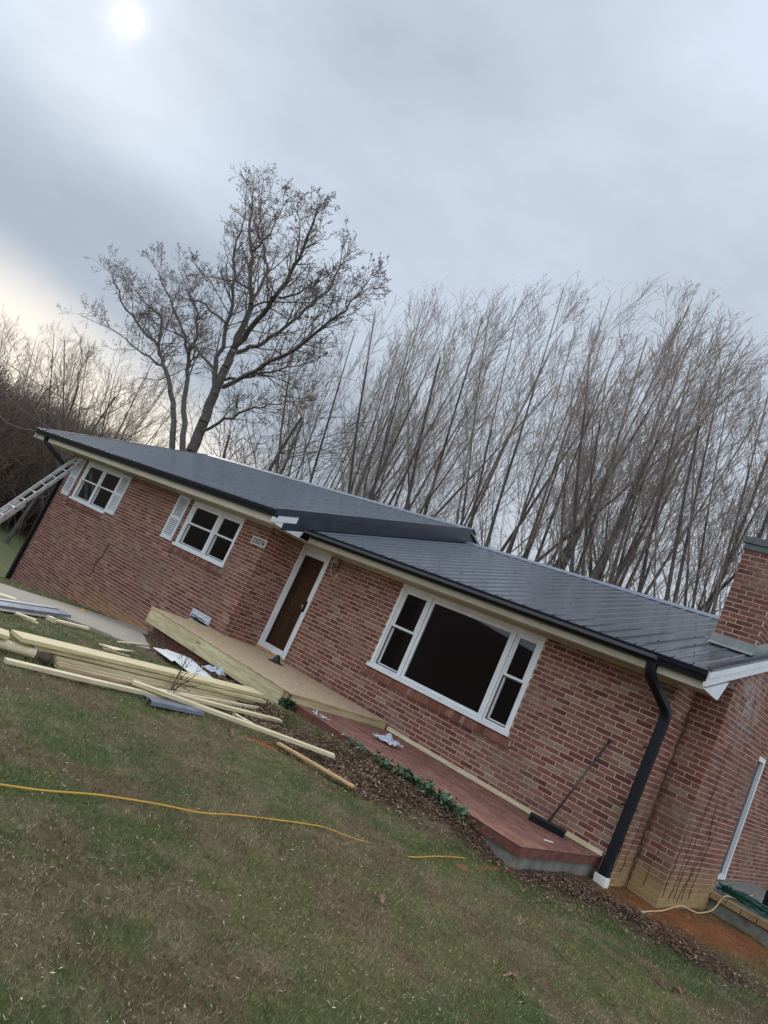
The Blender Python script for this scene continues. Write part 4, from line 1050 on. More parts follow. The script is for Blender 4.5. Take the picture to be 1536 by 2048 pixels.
# grey folded flashing lengths (ribbed)
def fold(a, b, w_, label, dz, seed):
    A_ = np.array(gpt(*a, dz)); B_ = np.array(gpt(*b, dz)); d = B_ - A_; L = np.linalg.norm(d); d /= L; s_ = np.cross([0, 0, 1], d); s_ /= np.linalg.norm(s_)
    pr = [(-.5, .0), (-.48, .035), (-.10, .045), (-.02, .006), (.06, .006), (.14, .040), (.46, .030), (.5, .0)]
    vs_ = [A_ + s_ * u_ * w_ + np.array([0, 0, h]) for u_, h in pr] + [B_ + s_ * u_ * w_ + np.array([0, 0, h]) for u_, h in pr]; n = len(pr)
    o = MB().add(vs_, [(i, i + 1, n + i + 1, n + i) for i in range(n - 1)]).build('metal_flashing', M['galv']); sd_ = o.modifiers.new('solid', 'SOLIDIFY'); sd_.thickness = .003
    return tag(o, label, 'flashing')
fold((-40, 1203), (121, 1226), .34, 'wide folded blue grey metal trim lying across the concrete walk', .02, 1)
fold((292, 1404), (398, 1427), .16, 'short folded grey metal trim on the grass in front of the lumber', .02, 2)
strip('metal_trim', (-20, 1218), (108, 1236), .10, .02, M['black'], 'black edge trim under the wide grey flashing', 'trim', .02)
# white pvc bits
strip('pvc_stub', (1282, 1823), (1297, 1838), .02, .02, M['pvc'], 'short white plastic pipe stub lying on the orange soil', 'pipe', .02)
strip('pvc_stub', (1250, 1810), (1257, 1819), .025, .012, M['pvc'], 'tiny white plastic chip in the soil near the downspout boot', 'plastic scrap', .02)
o = MB().lathe([(.001, .07), (.05, .06), (.07, .02), (.08, 0)], gpt(985, 1706, 0), 10).build('plastic_pot', M['galv']); tag(o, 'grey crushed plastic pot lying against the ivy near the stoop corner', 'pot')
q = gpt(168, 1222, .012)
o = MB().lathe([(.001, .03), (.05, .025), (.06, 0)], q, 7).build('yellow_wrapper', M['cord']); tag(o, 'small yellow wrapper on the concrete walk by the wall', 'wrapper')
strip('chalk_stick', (1090, 1685), (1105, 1690), .016, .012, M['pvc'], 'small white scrap on the stoop beside the broom head', 'scrap', .0)
bpy.data.objects['chalk_stick'].location = tuple(onZ(1097, 1682, SZ + .008))

# ------------------------------------------------------------ ladder against the far end of the left wall
ld = empty('extension_ladder', (-15.7, -2, -1.4), 'aluminium extension ladder leaning on the far corner of the left wall', 'ladder'); inv = Matrix.Translation((15.7, 2, 1.4))
tl = onY(142, 921, -.04); tr_ = onY(168, 922, -.04)
def cross_pt(u, v, X): return onX(u, v, X)
XA, XB = -15.98, -15.52
fl_, fr_ = onX(-60, 1050, XA), onX(-60, 1082, XB)
def rail(a, b, off, x):
    a = np.array([x, a[1], a[2]]); b = np.array([x, b[1], b[2]]); return a, b
def ladder_line(x, p_top, p_bot):
    return np.array([x, p_top[1], p_top[2]]), np.array([x, p_bot[1], p_bot[2]])
T0 = np.array([0, -.05, 2.03]); 
pb = onX(0, 1030, (XA + XB) / 2); dirl = (T0 - np.array([0, pb[1], pb[2]])); dirl /= np.linalg.norm(dirl)
foot = T0 - dirl * ((T0[2] + 1.55) / dirl[2]) if dirl[2] > .2 else T0 - dirl * 4
nl = np.array([0, -dirl[2], dirl[1]])
for x in (XA, XB):
    a, b = foot + [x, 0, 0], T0 + [x, 0, 0]
    part(MB().beam(a, b, .030, .085, tuple(nl)).build('rail', M['alu'], ld, bevel=.004), inv)
L_ = np.linalg.norm(T0 - foot)
k = .2
while k < L_ - .1:
    c = foot + dirl * k; part(MB().tube([c + [XA + .017, 0, 0], c + [XB - .017, 0, 0]], .017, 8).build('rung', M['alu'], ld), inv)
    part(MB().tube([c + [XB + .016, 0, 0], c + [XB + .022, 0, 0]], .019, 8).build('rung_end', M['rung_end'], ld), inv); k += .305
# fly section in front (shorter)
for x in (XA + .045, XB - .045):
    a = foot + nl * -.075 + [x, 0, 0]; b = foot + dirl * (L_ * .56) + nl * -.075 + [x, 0, 0]
    part(MB().beam(a, b, .028, .075, tuple(nl)).build('rail', M['alu'], ld, bevel=.004), inv)

# ------------------------------------------------------------ wires
def wire(pts, label):
    P_ = []
    a, b = np.array(pts[0]), np.array(pts[1])
    for t in np.linspace(0, 1, 24): q = a * (1 - t) + b * t; q[2] -= 4 * .15 * t * (1 - t); P_.append(q)
    tag(MB().tube(P_, .014, 5).build('overhead_wire', M['wire']), label, 'wire')
a = onY(205, 868, 6); wire((onX(0, 716, -40), onY(200, 832, 5.5)), 'upper utility wire crossing the sky at the far left above the roof')
wire((onX(0, 778, -40), onY(120, 868, 3.0)), 'middle utility wire running down to the far left corner of the roof')
wire((onX(0, 832, -30), onY(78, 862, -.5)), 'lowest utility wire meeting the gutter end at the far left')

# ------------------------------------------------------------ trees
def tubes(P0, P1, R0, R1, n):
    P0, P1 = np.asarray(P0), np.asarray(P1); R0, R1 = np.asarray(R0), np.asarray(R1); d = P1 - P0; L = np.linalg.norm(d, axis=1, keepdims=True); d = d / np.maximum(L, 1e-9)
    ref = np.where(np.abs(d[:, 2:3]) < .9, np.array([[0, 0, 1.]]), np.array([[1., 0, 0]])); a = np.cross(d, ref); a /= np.linalg.norm(a, axis=1, keepdims=True); b = np.cross(d, a)
    ts = np.linspace(0, 2 * math.pi, n, endpoint=False); V_ = []
    for P_, R_ in ((P0, R0), (P1, R1)):
        for t in ts: V_.append(P_ + R_[:, None] * (math.cos(t) * a + math.sin(t) * b))
    V_ = np.stack(V_, 1).reshape(-1, 3); m_ = len(P0); base_ = np.arange(m_)[:, None] * 2 * n; Fs = []
    for k in range(n): Fs.append(np.concatenate([base_ + k, base_ + (k + 1) % n, base_ + n + (k + 1) % n, base_ + n + k], 1))
    return V_, np.concatenate(Fs, 0)
def grow(rg, segs, p, d, L, r, gen, prm):
    """one limb of short pieces, then its side shoots"""
    k = prm['k'][gen]; st_ = L / k; pts = [(p.copy(), r)]
    taper = prm['taper'][gen]
    for i in range(k):
        d = d + rg.normal(0, prm['jit'][gen], 3) + prm['up'][gen] * np.array([0, 0, 1.]) + prm['wind'][gen] * np.array([1., -.15, 0])
        d /= np.linalg.norm(d); q = p + d * st_; r2 = r * taper ** (1 / k); r2 = max(r2, prm['rmin'])
        segs.append((p, q, r, r2)); p = q; r = r2; pts.append((p.copy(), r, d.copy()))
    if gen + 1 >= len(prm['k']): return
    nch = prm['n'][gen]; nch = int(nch) + (rg.random() < nch % 1)
    for c in range(nch):
        t = prm['t0'][gen] + (1 - prm['t0'][gen]) * (c + rg.random()) / nch; i = min(k, max(1, int(round(t * k)))); q = pts[i]
        ax = rg.normal(0, 1, 3); ax -= ax.dot(q[2]) * q[2]; ax /= np.linalg.norm(ax)
        if prm.get('flat'): ax[2] = abs(ax[2]) * .6
        an = math.radians(rg.normal(prm['ang'][gen], prm['ang'][gen] * .25)); dd = q[2] * math.cos(an) + ax * math.sin(an)
        grow(rg, segs, q[0], dd, L * prm['len'][gen] * (1.25 - prm.get('ta', .6) * t) * rg.uniform(.75, 1.25), max(q[1] * prm['rr'], prm['rmin']), gen + 1, prm)
def seg_meshes(segs, thr, n_thick, mats, name):
    P0 = np.array([s_[0] for s_ in segs]); P1 = np.array([s_[1] for s_ in segs]); R0 = np.array([s_[2] for s_ in segs]); R1 = np.array([s_[3] for s_ in segs])
    big = R0 > thr; out = []
    for mask, n, mt, nm in ((big, n_thick, mats[0], 'trunk'), (~big, 3, mats[1], 'crown')):
        if not mask.any(): out.append(None); continue
        V_, Fs = tubes(P0[mask], P1[mask], R0[mask], R1[mask], n); o = np_mesh(nm, V_, Fs, mt); out.append(o.data); bpy.data.objects.remove(o)
    return out
FAN = dict(ta=.85, k=[8, 6, 4, 3], taper=[.12, .25, .4, .6], jit=[.020, .045, .06, .08], up=[.045, .040, .03, .0], wind=[.0, .0, .012, .07], rmin=.0046, n=[13, 7.5, 4.6], t0=[.30, .16, .15], ang=[22, 25, 30], len=[.30, .40, .44], rr=.36)
def fan_tree(seed, H=20., stems=6, spread=15):
    rg = np.random.default_rng(seed); segs = []
    for s_ in range(stems):
        az = rg.uniform(0, 2 * math.pi); tl_ = math.radians(rg.uniform(3, spread) if s_ else 2); d = np.array([math.sin(tl_) * math.cos(az), math.sin(tl_) * math.sin(az), math.cos(tl_)])
        grow(rg, segs, np.array([.35 * math.cos(az), .35 * math.sin(az), -.5]), d, H * rg.uniform(.70, .88), rg.uniform(.085, .16), 0, FAN)
    # even out the crown into a dome: drop shoots that overtop it
    P1 = np.array([s_[1] for s_ in segs]); zt = np.percentile(P1[:, 2], 91); rho = np.hypot(P1[:, 0], P1[:, 1]); R_ = np.percentile(rho, 97)
    lim = zt * (1.0 - .24 * (rho / R_) ** 2) + rg.normal(0, .14, len(P1)); segs = [s_ for s_, ok in zip(segs, P1[:, 2] < lim) if ok]
    return seg_meshes(segs, .035, 6, (M['bark'], M['wisp']), 'fan')
FANH = []
FANS = [fan_tree(100 + k, stems=[6, 7, 6, 8, 6, 7, 7][k], spread=[30, 36, 28, 38, 28, 40, 32][k]) for k in range(7)]
def top_of(ds):
    z = []
    for d in ds:
        if d is None: continue
        a = np.empty(len(d.vertices) * 3, np.float32); d.vertices.foreach_get('co', a); z.append(a[2::3])
    return float(np.percentile(np.concatenate(z), 99.6))
FANZ = [top_of(f_) for f_ in FANS]
def put_tree(name, data, loc, sc, rot, label, group, cat='tree'):
    t = empty(name, loc, label, cat, group); t.scale = sc; t.rotation_euler = (0, 0, rot)
    for nm, dta in zip(('trunk', 'crown'), data):
        if dta is not None: link(bpy.data.objects.new(nm, dta), t)
    return t
# row of fan-shaped trees behind the house: (trunk pixel at the roof line, crown-top pixel, depth)
row = [((640, 975), (742, 640), 20, 0), ((700, 990), (800, 598), 17, 1), ((752, 1005), (868, 578), 21, 2), ((842, 1035), (960, 566), 17, 3), ((905, 1052), (1030, 556), 19, 4), ((1050, 1090), (1095, 550), 17.5, 5),
       ((1085, 1105), (1205, 560), 21, 6), ((1165, 1140), (1275, 585), 17, 0), ((1215, 1158), (1330, 625), 20, 2), ((1300, 1186), (1410, 655), 17, 3), ((1365, 1205), (1500, 640), 18.5, 1), ((1420, 1222), (1580, 665), 16.5, 4), ((1500, 1255), (1660, 690), 18, 5), ((1580, 1290), (1740, 720), 17, 6)]
names_ = ['leftmost fan shaped bare tree, directly right of the big spreading tree', 'second fan shaped tree from the left above the high roof ridge', 'bare tree with thin leaning stems behind the middle of the high ridge', 'dense clump of dark stems above the right end of the high ridge', 'bare fan tree rising just right of the end of the high ridge', 'many stemmed tree above the step between the two roofs', 'tall wispy tree behind the step of the roof with the highest tips', 'thick stemmed fan tree above the middle of the lower ridge', 'slender fan tree before the dip in the tree tops', 'fan tree right of the dip, spreading behind the lower ridge', 'broad tree just left of the chimney with stems leaning right', 'tree whose stems pass behind the chimney', 'tree right of the chimney mostly beyond the picture', 'rightmost bare tree beyond the chimney']
for i, (bp, tp, Y, k) in enumerate(row):
    b = onY(*bp, Y); t_ = onY(*tp, Y); zb = float(gz(b[0], Y)); top = t_[2]; H = top - zb
    put_tree('bare_tree', FANS[k], (b[0], Y, zb), (H / FANZ[k] * 1.12, H / FANZ[k] * .5, H / FANZ[k] * .96), (i * .35) % .5 - .25, 'bare winter tree, ' + names_[i], 'row of bare fan shaped trees behind the house')
# a thinner second row farther back
far_names = ['behind the big spreading tree', 'right of the big trunk, low over the ridge', 'where the fan shaped row begins', 'showing through the first clumps of stems', 'showing through the gap above the end of the high ridge', 'seen between stems above the lower ridge', 'seen through the dip in the tree tops', 'showing left of the chimney']
for i, u in enumerate((420, 560, 690, 830, 960, 1120, 1270, 1400)):
    if i in (3, 5, 7): continue
    Y = 30 + (i * 7 % 5); b = onY(u, 880 + (u - 430) * .33, Y); zb = float(gz(b[0], Y)); sc = .80 + .12 * ((i * 5) % 3) / 2
    put_tree('bare_tree', FANS[(i * 3) % 7], (b[0], Y, zb), (sc, sc * .6, sc * .95), .3 * (i % 3) - .3, 'thin far bare tree ' + far_names[i], 'second row of bare trees far behind the house')
# the wooded left side: ordinary branching trees
BRD = dict(k=[6, 6, 5, 3], taper=[.35, .25, .4, .6], jit=[.05, .10, .12, .14], up=[.03, .05, .04, .03], wind=[0, 0, .01, .01], rmin=.011, n=[9, 7, 4.2], t0=[.35, .2, .15], ang=[42, 38, 36], len=[.52, .45, .45], rr=.50)
def broad_tree(seed, H=15):
    rg = np.random.default_rng(seed); segs = []
    grow(rg, segs, np.array([0, 0, -.5]), np.array([.03, 0, 1.]), H * .85, H * .012, 0, BRD); return seg_meshes(segs, .04, 6, (M['bark'], M['brush']), 'broad')
BRDS = [broad_tree(300 + k) for k in range(4)]
BRDZ = [top_of(b_) for b_ in BRDS]
lt = [((-20, 900), (20, 652), -52, 0), ((50, 900), (62, 690), -60, 1), ((110, 890), (128, 690), -58, 2), ((160, 880), (182, 684), -62, 3), ((200, 880), (232, 690), -50, 0), ((235, 885), (262, 700), -56, 2), ((270, 890), (310, 700), -46, 1), ((-60, 900), (-50, 640), -48, 3), ((85, 900), (95, 740), -70, 1), ((140, 895), (160, 740), -66, 0),
      ((500, 940), (560, 760), -24, 1), ((560, 955), (625, 725), -22, 3), ((330, 900), (370, 740), -42, 3), ((600, 965), (690, 690), -19, 0)]
nl_ = ['at the very left edge of the photo', 'second from the left edge on the hillside', 'on the hillside above the far roof corner', 'with upright twigs above the left gutter end', 'with dark trunk behind the far end of the roof', 'just left of the three trunks of the big tree', 'behind the left limbs of the big tree', 'beyond the left edge', 'low on the far hillside', 'low on the hillside behind the wires', 'under the right limbs of the big tree', 'between the big tree and the fan shaped row', 'behind the trunk of the big tree', 'at the start of the fan shaped row']
for i, (bp, tp, X, k) in enumerate(lt):
    t_ = onX(*tp, X); zb = float(gz(X, t_[1])); H = max(4, t_[2] - zb); dta = BRDS[k] if i % 3 else FANS[k]
    s_ = H / (BRDZ[k] if i % 3 else FANZ[k])
    put_tree('bare_tree', dta, (X, t_[1], zb), (s_ * 1.1, s_ * 1.1, s_), i * 1.3 if i % 3 else .2, 'bare woodland tree ' + nl_[i], 'bare trees at the left of the house')
# the big spreading tree, limbs following the real tree
BT = dict(k=[5, 4, 3, 3], taper=[.4, .45, .6, .7], jit=[.10, .13, .18, .2], up=[.03, .03, .02, .02], wind=[0, 0, 0, 0], rmin=.0075, n=[4, 3.2, 2.4], t0=[.1, .1, .2], ang=[38, 40, 40], len=[.5, .5, .5], rr=.6)
YT = 13.0
def zl(*pts): return [(140 + a / 2.4, 320 + b / 2.4) for a, b in pts]
limbs = [(zl((545, 1470), (580, 1400), (640, 1260), (690, 1130), (735, 1020), (770, 940), (795, 890)), .36, .20, 0),
 (zl((795, 890), (845, 770), (870, 690), (865, 560), (870, 440), (860, 350), (875, 200), (880, 110)), .20, .03, .6),
 (zl((795, 890), (880, 790), (950, 710), (1010, 620), (1080, 500), (1130, 400), (1170, 300), (1200, 200)), .18, .03, -1.),
 (zl((870, 690), (900, 640), (950, 540), (935, 440), (900, 330), (915, 200), (930, 90)), .12, .025, 1.2),
 (zl((690, 1130), (700, 1000), (740, 850), (780, 700), (795, 560), (790, 440), (830, 300), (850, 180)), .15, .025, -1.2),
 (zl((800, 925), (900, 895), (1000, 830), (1100, 750), (1190, 660), (1260, 600), (1300, 480), (1340, 350)), .13, .025, 1.),
 (zl((735, 1090), (850, 1030), (960, 965), (1080, 910), (1180, 830), (1280, 750), (1380, 650), (1440, 570)), .13, .022, -.8),
 (zl((740, 1055), (830, 1045), (960, 1020), (1080, 990), (1200, 950)), .09, .02, .5),
 (zl((530, 1470), (540, 1390), (545, 1200), (565, 1050), (570, 930), (610, 850), (615, 740), (570, 640), (520, 520)), .22, .025, .5),
 (zl((490, 1460), (490, 1380), (495, 1200), (480, 1080), (445, 980), (425, 890), (350, 820), (270, 720), (210, 590), (185, 480)), .22, .025, -.7),
 (zl((425, 890), (440, 760), (380, 700), (300, 640), (250, 600)), .09, .02, .8), (zl((450, 990), (350, 930), (270, 860), (150, 790), (40, 740)), .08, .018, .6),
 (zl((570, 930), (540, 820), (490, 700), (440, 580), (390, 480)), .10, .02, -.6), (zl((690, 1000), (620, 920), (540, 850), (440, 800), (330, 740)), .09, .02, -.4),
 (zl((755, 790), (650, 690), (540, 660), (440, 680)), .08, .02, .8), (zl((865, 620), (790, 580), (650, 560), (590, 490)), .07, .02, -.8),
 (zl((1000, 660), (1100, 640), (1200, 580), (1290, 520)), .07, .02, .6), (zl((870, 710), (980, 680), (1120, 685), (1230, 690)), .06, .018, -.9), (zl((950, 710), (1040, 760), (1150, 770)), .05, .018, .8),
 (zl((640, 1300), (740, 1240), (850, 1200), (960, 1170), (1080, 1160)), .09, .02, -.8), (zl((870, 440), (960, 360), (1010, 250), (1030, 150)), .06, .018, -.6), (zl((1080, 500), (1100, 380), (1090, 250), (1060, 170)), .06, .018, .5)]
rg = np.random.default_rng(77); segs = []
for pts, r0, r1, dv in limbs:
    P_ = [onY(u, v, YT) for u, v in pts]; n = len(P_)
    off = [dv * 2.2 * (i / (n - 1)) for i in range(n)]
    P_ = [np.array([*(onY(u, v, YT + off[i]))]) for i, (u, v) in enumerate(pts)]
    if pts[0][1] > 895: bx = onY(385, 905, YT)[0] - .4; P_.insert(0, np.array([bx + 0.0, YT, -3.2]))
    n = len(P_); rs = np.linspace(r0, r1, n)
    fine = []
    for i in range(n - 1):
        for t in np.linspace(0, 1, 3, endpoint=False): fine.append((P_[i] * (1 - t) + P_[i + 1] * t + (rg.normal(0, .06, 3) if t else 0), rs[i] * (1 - t) + rs[i + 1] * t))
    fine.append((P_[-1], r1))
    for i in range(len(fine) - 1): segs.append((fine[i][0], fine[i + 1][0], fine[i][1], fine[i + 1][1]))
    if r0 > .35: continue
    LL = sum(np.linalg.norm(fine[i + 1][0] - fine[i][0]) for i in range(len(fine) - 1))
    for i in range(2, len(fine)):
        fr = i / len(fine)
        if r0 > .2 and fr < .4: continue
        for c_ in range(2 if fr > .3 else 1):
            d = fine[min(i + 1, len(fine) - 1)][0] - fine[i - 1][0]; d /= np.linalg.norm(d); ax = rg.normal(0, 1, 3); ax[2] = abs(ax[2]) * .8; ax -= ax.dot(d) * d; ax /= np.linalg.norm(ax)
            an = math.radians(rg.uniform(28, 62)); grow(rg, segs, fine[i][0], d * math.cos(an) + ax * math.sin(an), min(3.6, LL * .26) * rg.uniform(.5, 1.0) * (1.12 - .66 * fr), min(fine[i][1] * .5, .05), 0, BT)
b0 = onY(385, 905, YT); bt_root = empty('spreading_tree', (float(b0[0]), YT, -3.0), 'tallest bare tree with wide spreading limbs and budding twigs behind the left roof', 'tree')
dts = seg_meshes(segs, .05, 10, (M['bark'], M['twig']), 'big')
for nm, dta in zip(('trunk', 'crown'), dts):
    dta.transform(Matrix.Translation(-bt_root.location)); link(bpy.data.objects.new(nm, dta), bt_root)
# buds at twig ends
ends = np.array([s_[1] for s_ in segs if s_[3] <= .0078]); ends = ends[rg.random(len(ends)) < .22]
V_, Fs = tubes(ends, ends + rg.normal(0, .03, ends.shape) + [0, 0, .05], np.full(len(ends), .020), np.full(len(ends), .006), 3)
o = np_mesh('buds', V_ - np.array(bt_root.location), Fs, M['twig'], parent=bt_root); o['kind'] = 'stuff'
# thicket on the hillside
BR = dict(k=[3, 3, 2], taper=[.5, .5, .6], jit=[.12, .16, .2], up=[.03, .03, .0], wind=[0, 0, 0], rmin=.022, n=[5, 3], t0=[.2, .2], ang=[32, 34], len=[.55, .5], rr=.6)
segs = []; rg = np.random.default_rng(5)
for k in range(900):
    x = -rg.uniform(47, 98); t_ = rg.uniform(.24, .52); y = CAM[1] + (2.9 - x) * t_; 
    for s_ in range(3): grow(rg, segs, np.array([x + rg.normal(0, .7), y + rg.normal(0, .7), float(gz(x, y)) - .2]), np.array([rg.normal(0, .25), rg.normal(0, .25), 1.]) , rg.uniform(2.5, 6.5), .05, 0, BR)
V_, Fs = tubes([s_[0] for s_ in segs], [s_[1] for s_ in segs], [s_[2] for s_ in segs], [s_[3] for s_ in segs], 3)
o = np_mesh('thicket', V_, Fs, M['brush']); tag(o, 'dense brown winter thicket covering the hillside left of the house', 'thicket', kind='stuff')
# a stump-like small tree and pale bank at the bottom of the slope
for (u, v, X, k, lb) in ((28, 1055, -40, 2, 'dark leaning tree at the foot of the hillside behind the ladder'), (95, 1010, -44, 1, 'small bare tree close to the black corner downspout, foot of the hillside')):
    q = onX(u, v, X); s_ = .5; put_tree('bare_tree', BRDS[k], (X, q[1], float(gz(X, q[1]))), (s_ * 1.6, s_ * 1.6, s_), k, lb, None)

# ------------------------------------------------------------ vines on the right corner walls
def vine_on(plane, pix, r):
    return [plane(u, v) for u, v in pix]
vn = empty('climbing_vine', (XE, YD, -.3), 'leafless brown vine stems climbing the stained bricks right of the black downspout', 'vine'); inv = Matrix.Translation((-XE, -YD, .3))
rg = np.random.default_rng(21)
starts = [(1215, 1765, 'a'), (1235, 1745, 'a'), (1262, 1760, 'b'), (1290, 1770, 'b'), (1325, 1795, 'c'), (1335, 1800, 'c'), (1345, 1800, 'c'), (1356, 1805, 'c'), (1365, 1800, 'c'), (1380, 1800, 'c'), (1330, 1780, 'c')]
for (u, v, pl) in starts:
    L_ = rg.uniform(80, 300) if pl != 'c' else rg.uniform(120, 380); pts = []; uu = 0
    for t in np.linspace(0, 1, 14):
        uu += rg.normal(0, 2.2); px, py = u + .36 * L_ * t + uu, v - L_ * t * .93
        q = onX(px, py, XR + .012) if pl == 'a' else onY(px, py, YD - .012) if pl == 'b' else onX(px, py, XE + .012)
        if pl == 'a' and not (YR < q[1] < YD): q[1] = min(max(q[1], YR + .02), YD - .02)
        if pl == 'b': q[0] = min(max(q[0], XR + .02), XE - .01)
        if pl == 'c' and q[1] < YD + .02: q[1] = YD + .02
        pts.append(q)
    part(MB().tube(pts, list(np.linspace(.0045, .0012, 14)), 4).build('stem', M['vine'], vn), inv)
pts = [np.array([XR + .03 + rg.normal(0, .012), YD - .03 + rg.normal(0, .012), z]) for z in np.linspace(-.35, 1.95, 40)]
part(MB().tube(pts, .007, 5).build('stem', M['vine'], vn), inv)

# ------------------------------------------------------------ ground cover: grass, litter, ivy
def blades(n, hmin, hmax, wd, seed, maxr, minr=1.0, accept=None, colf=None, lean=.6):
    rg = np.random.default_rng(seed)
    r = minr + (maxr - minr) * rg.random(n) ** 1.15; th = rg.uniform(math.radians(82), math.radians(186), n)
    x = CAM[0] + r * np.cos(th) ; y = CAM[1] + r * np.sin(th)
    th2 = th
    return rg, x, y, r
def visible(x, y, z):
    q = (np.stack([x, y, z], 1) - CAM) @ R; u = F * q[:, 0] / -q[:, 2]; v = -F * q[:, 1] / -q[:, 2]
    return (q[:, 2] < -.1) & (np.abs(u) < 840) & (np.abs(v) < 1110)
def clear(x, y):
    ok = ~inpoly(x, y, path_poly) & ~((x > SX0 - .02) & (x < SX1 + .02) & (y > SY0 - .02)) & ~((x < XR + .1) & (y > .0)) & ~((x > XL) & (x < XC) & (y > -.03))
    ok &= ~((x > XR) & (y > YD - .02) & (x < XE + .02)) & ~((x > XR) & (y > 3.54))
    return ok
def make_blades(name, n, h0, h1, w0, seed, label, keepf, colf, maxr=24, lean=.7):
    rg = np.random.default_rng(seed); r = 1.2 + (maxr - 1.2) * rg.random(n) ** 1.35; th = rg.uniform(math.radians(70), math.radians(205), n)
    x = CAM[0] + r * np.cos(th); y = CAM[1] + r * np.sin(th); z = gz(x, y) + relief(x, y)
    k = visible(x, y, z) & clear(x, y); k &= keepf(x, y, rg); x, y, z, r = x[k], y[k], z[k], r[k]; n = len(x)
    a = rg.uniform(0, 2 * math.pi, n); h = rg.uniform(h0, h1, n) * (1 + .02 * r); w_ = w0 * (.55 + .09 * r) * rg.uniform(.7, 1.3, n)
    dx, dy = np.cos(a) * w_, np.sin(a) * w_; la = rg.uniform(0, 2 * math.pi, n); ll = h * lean * rg.random(n) * 1.6
    p0 = np.stack([x - dx, y - dy, z - .004], 1); p1 = np.stack([x + dx, y + dy, z - .004], 1); p2 = np.stack([x + np.cos(la) * ll, y + np.sin(la) * ll, z + h], 1)
    V_ = np.stack([p0, p1, p2], 1).reshape(-1, 3); c = colf(x, y, rg); C3 = np.repeat(c, 3, 0)
    o = np_mesh(name, V_, np.arange(len(V_)).reshape(-1, 3), M['blade'], C3); return tag(o, label, kind='stuff')
def kg(x, y, rg):
    cl, so = masks(x, y); return rg.random(len(x)) > np.clip(so * 1.1 + cl * 1.3, 0, 1) * .985
def cg(x, y, rg):
    c = lawn_col(x, y) * rg.uniform(.4, 2.1, (len(x), 1)); dry = rg.random(len(x)) < .26; c[dry] = DRY * rg.uniform(.5, 1.3, (dry.sum(), 1)); return c
make_blades('lawn_grass', 760000, .009, .027, .0027, 1, 'short patchy green and straw coloured lawn grass', kg, cg)
def kt(x, y, rg): 
    f_ = fbm(x * 3.1, y * 3.1, 61); cl, so = masks(x, y); return (f_ > .60) & (so < .35) & (cl < .2)
def ct(x, y, rg): return np.array([.082, .132, .036]) * rg.uniform(.6, 1.7, (len(x), 1))
make_blades('grass_tufts', 150000, .02, .05, .0028, 2, 'taller dark green tufts scattered through the lawn', kt, ct)
# flat flakes: dead leaves, chips, straw
def flakes(name, n, s0, s1, asp, seed, label, keepf, pal, lift=.012, maxr=22, xy=None):
    rg = np.random.default_rng(seed); r = 1.2 + (maxr - 1.2) * rg.random(n) ** 1.2; th = rg.uniform(math.radians(70), math.radians(205), n)
    x = CAM[0] + r * np.cos(th); y = CAM[1] + r * np.sin(th)
    if xy is not None: x, y = xy
    z = gz(x, y) + relief(x, y); k = visible(x, y, z) & clear(x, y) & keepf(x, y, rg)
    x, y, z = x[k], y[k], z[k] + rg.uniform(.2, 1, k.sum()) * lift; n = len(x); s_ = rg.uniform(s0, s1, n) ; a = rg.uniform(0, 2 * math.pi, n)
    d1 = np.stack([np.cos(a) * s_, np.sin(a) * s_, rg.normal(0, .28, n) * s_], 1); d2 = np.stack([-np.sin(a) * s_ * asp, np.cos(a) * s_ * asp, rg.normal(0, .3, n) * s_ * asp], 1); c = np.stack([x, y, z], 1)
    V_ = np.stack([c - d1, c + d2 * .9 - d1 * .2, c + d1, c - d2 + d1 * .15], 1).reshape(-1, 3)
    pi = rg.integers(0, len(pal), n); col = np.array(pal)[pi] * rg.uniform(.6, 1.4, (n, 1))
    o = np_mesh(name, V_, np.arange(len(V_)).reshape(-1, 4), M['litter'], np.repeat(col, 4, 0)); return tag(o, label, kind='stuff')
def ks(x, y, rg): cl, so = masks(x, y); return rg.random(len(x)) < np.clip(so * .9 + .16 - cl * .55, 0, 1)
_rs = np.random.default_rng(44); sx_, sy_ = [], []
for a, b, r in SOIL:
    nn = int(11000 * (np.hypot(a[0] - b[0], a[1] - b[1]) + 1) * r); t = _rs.random(nn)
    sx_.append(a[0] * (1 - t) + b[0] * t + _rs.normal(0, 1.1, nn) * r); sy_.append(a[1] * (1 - t) + b[1] * t + _rs.normal(0, 1.1, nn) * r)
flakes('leaf_litter', 0, .006, .024, .42, 3, 'brown leaf litter and mulch along the foot of the stoop', ks, [(.16, .085, .052), (.10, .055, .036), (.22, .13, .08), (.045, .03, .02), (.34, .25, .17), (.18, .12, .085), (.13, .065, .04)], .035, xy=(np.concatenate(sx_), np.concatenate(sy_)))
def kc(x, y, rg): cl, so = masks(x, y); return rg.random(len(x)) < np.clip(cl, 0, 1) * .35
flakes('clay_crumbs', 60000, .005, .018, .7, 4, 'crumbs and chips on the orange clay', kc, [(.26, .10, .035), (.17, .06, .025), (.30, .17, .09), (.10, .05, .03)], .012)
def kl(x, y, rg): return fbm(x * 2, y * 2, 90) > .40
flakes('straw_litter', 60000, .004, .014, .2, 6, 'pale straw and leaf scraps scattered on the lawn', kl, [(.42, .34, .22), (.30, .23, .15), (.24, .15, .10), (.50, .43, .32)], .028)
flakes('pale_chips', 700, .005, .011, .5, 7, 'pale wood chips scattered on the lawn', kl, [(.62, .52, .36), (.55, .45, .3)], .03)
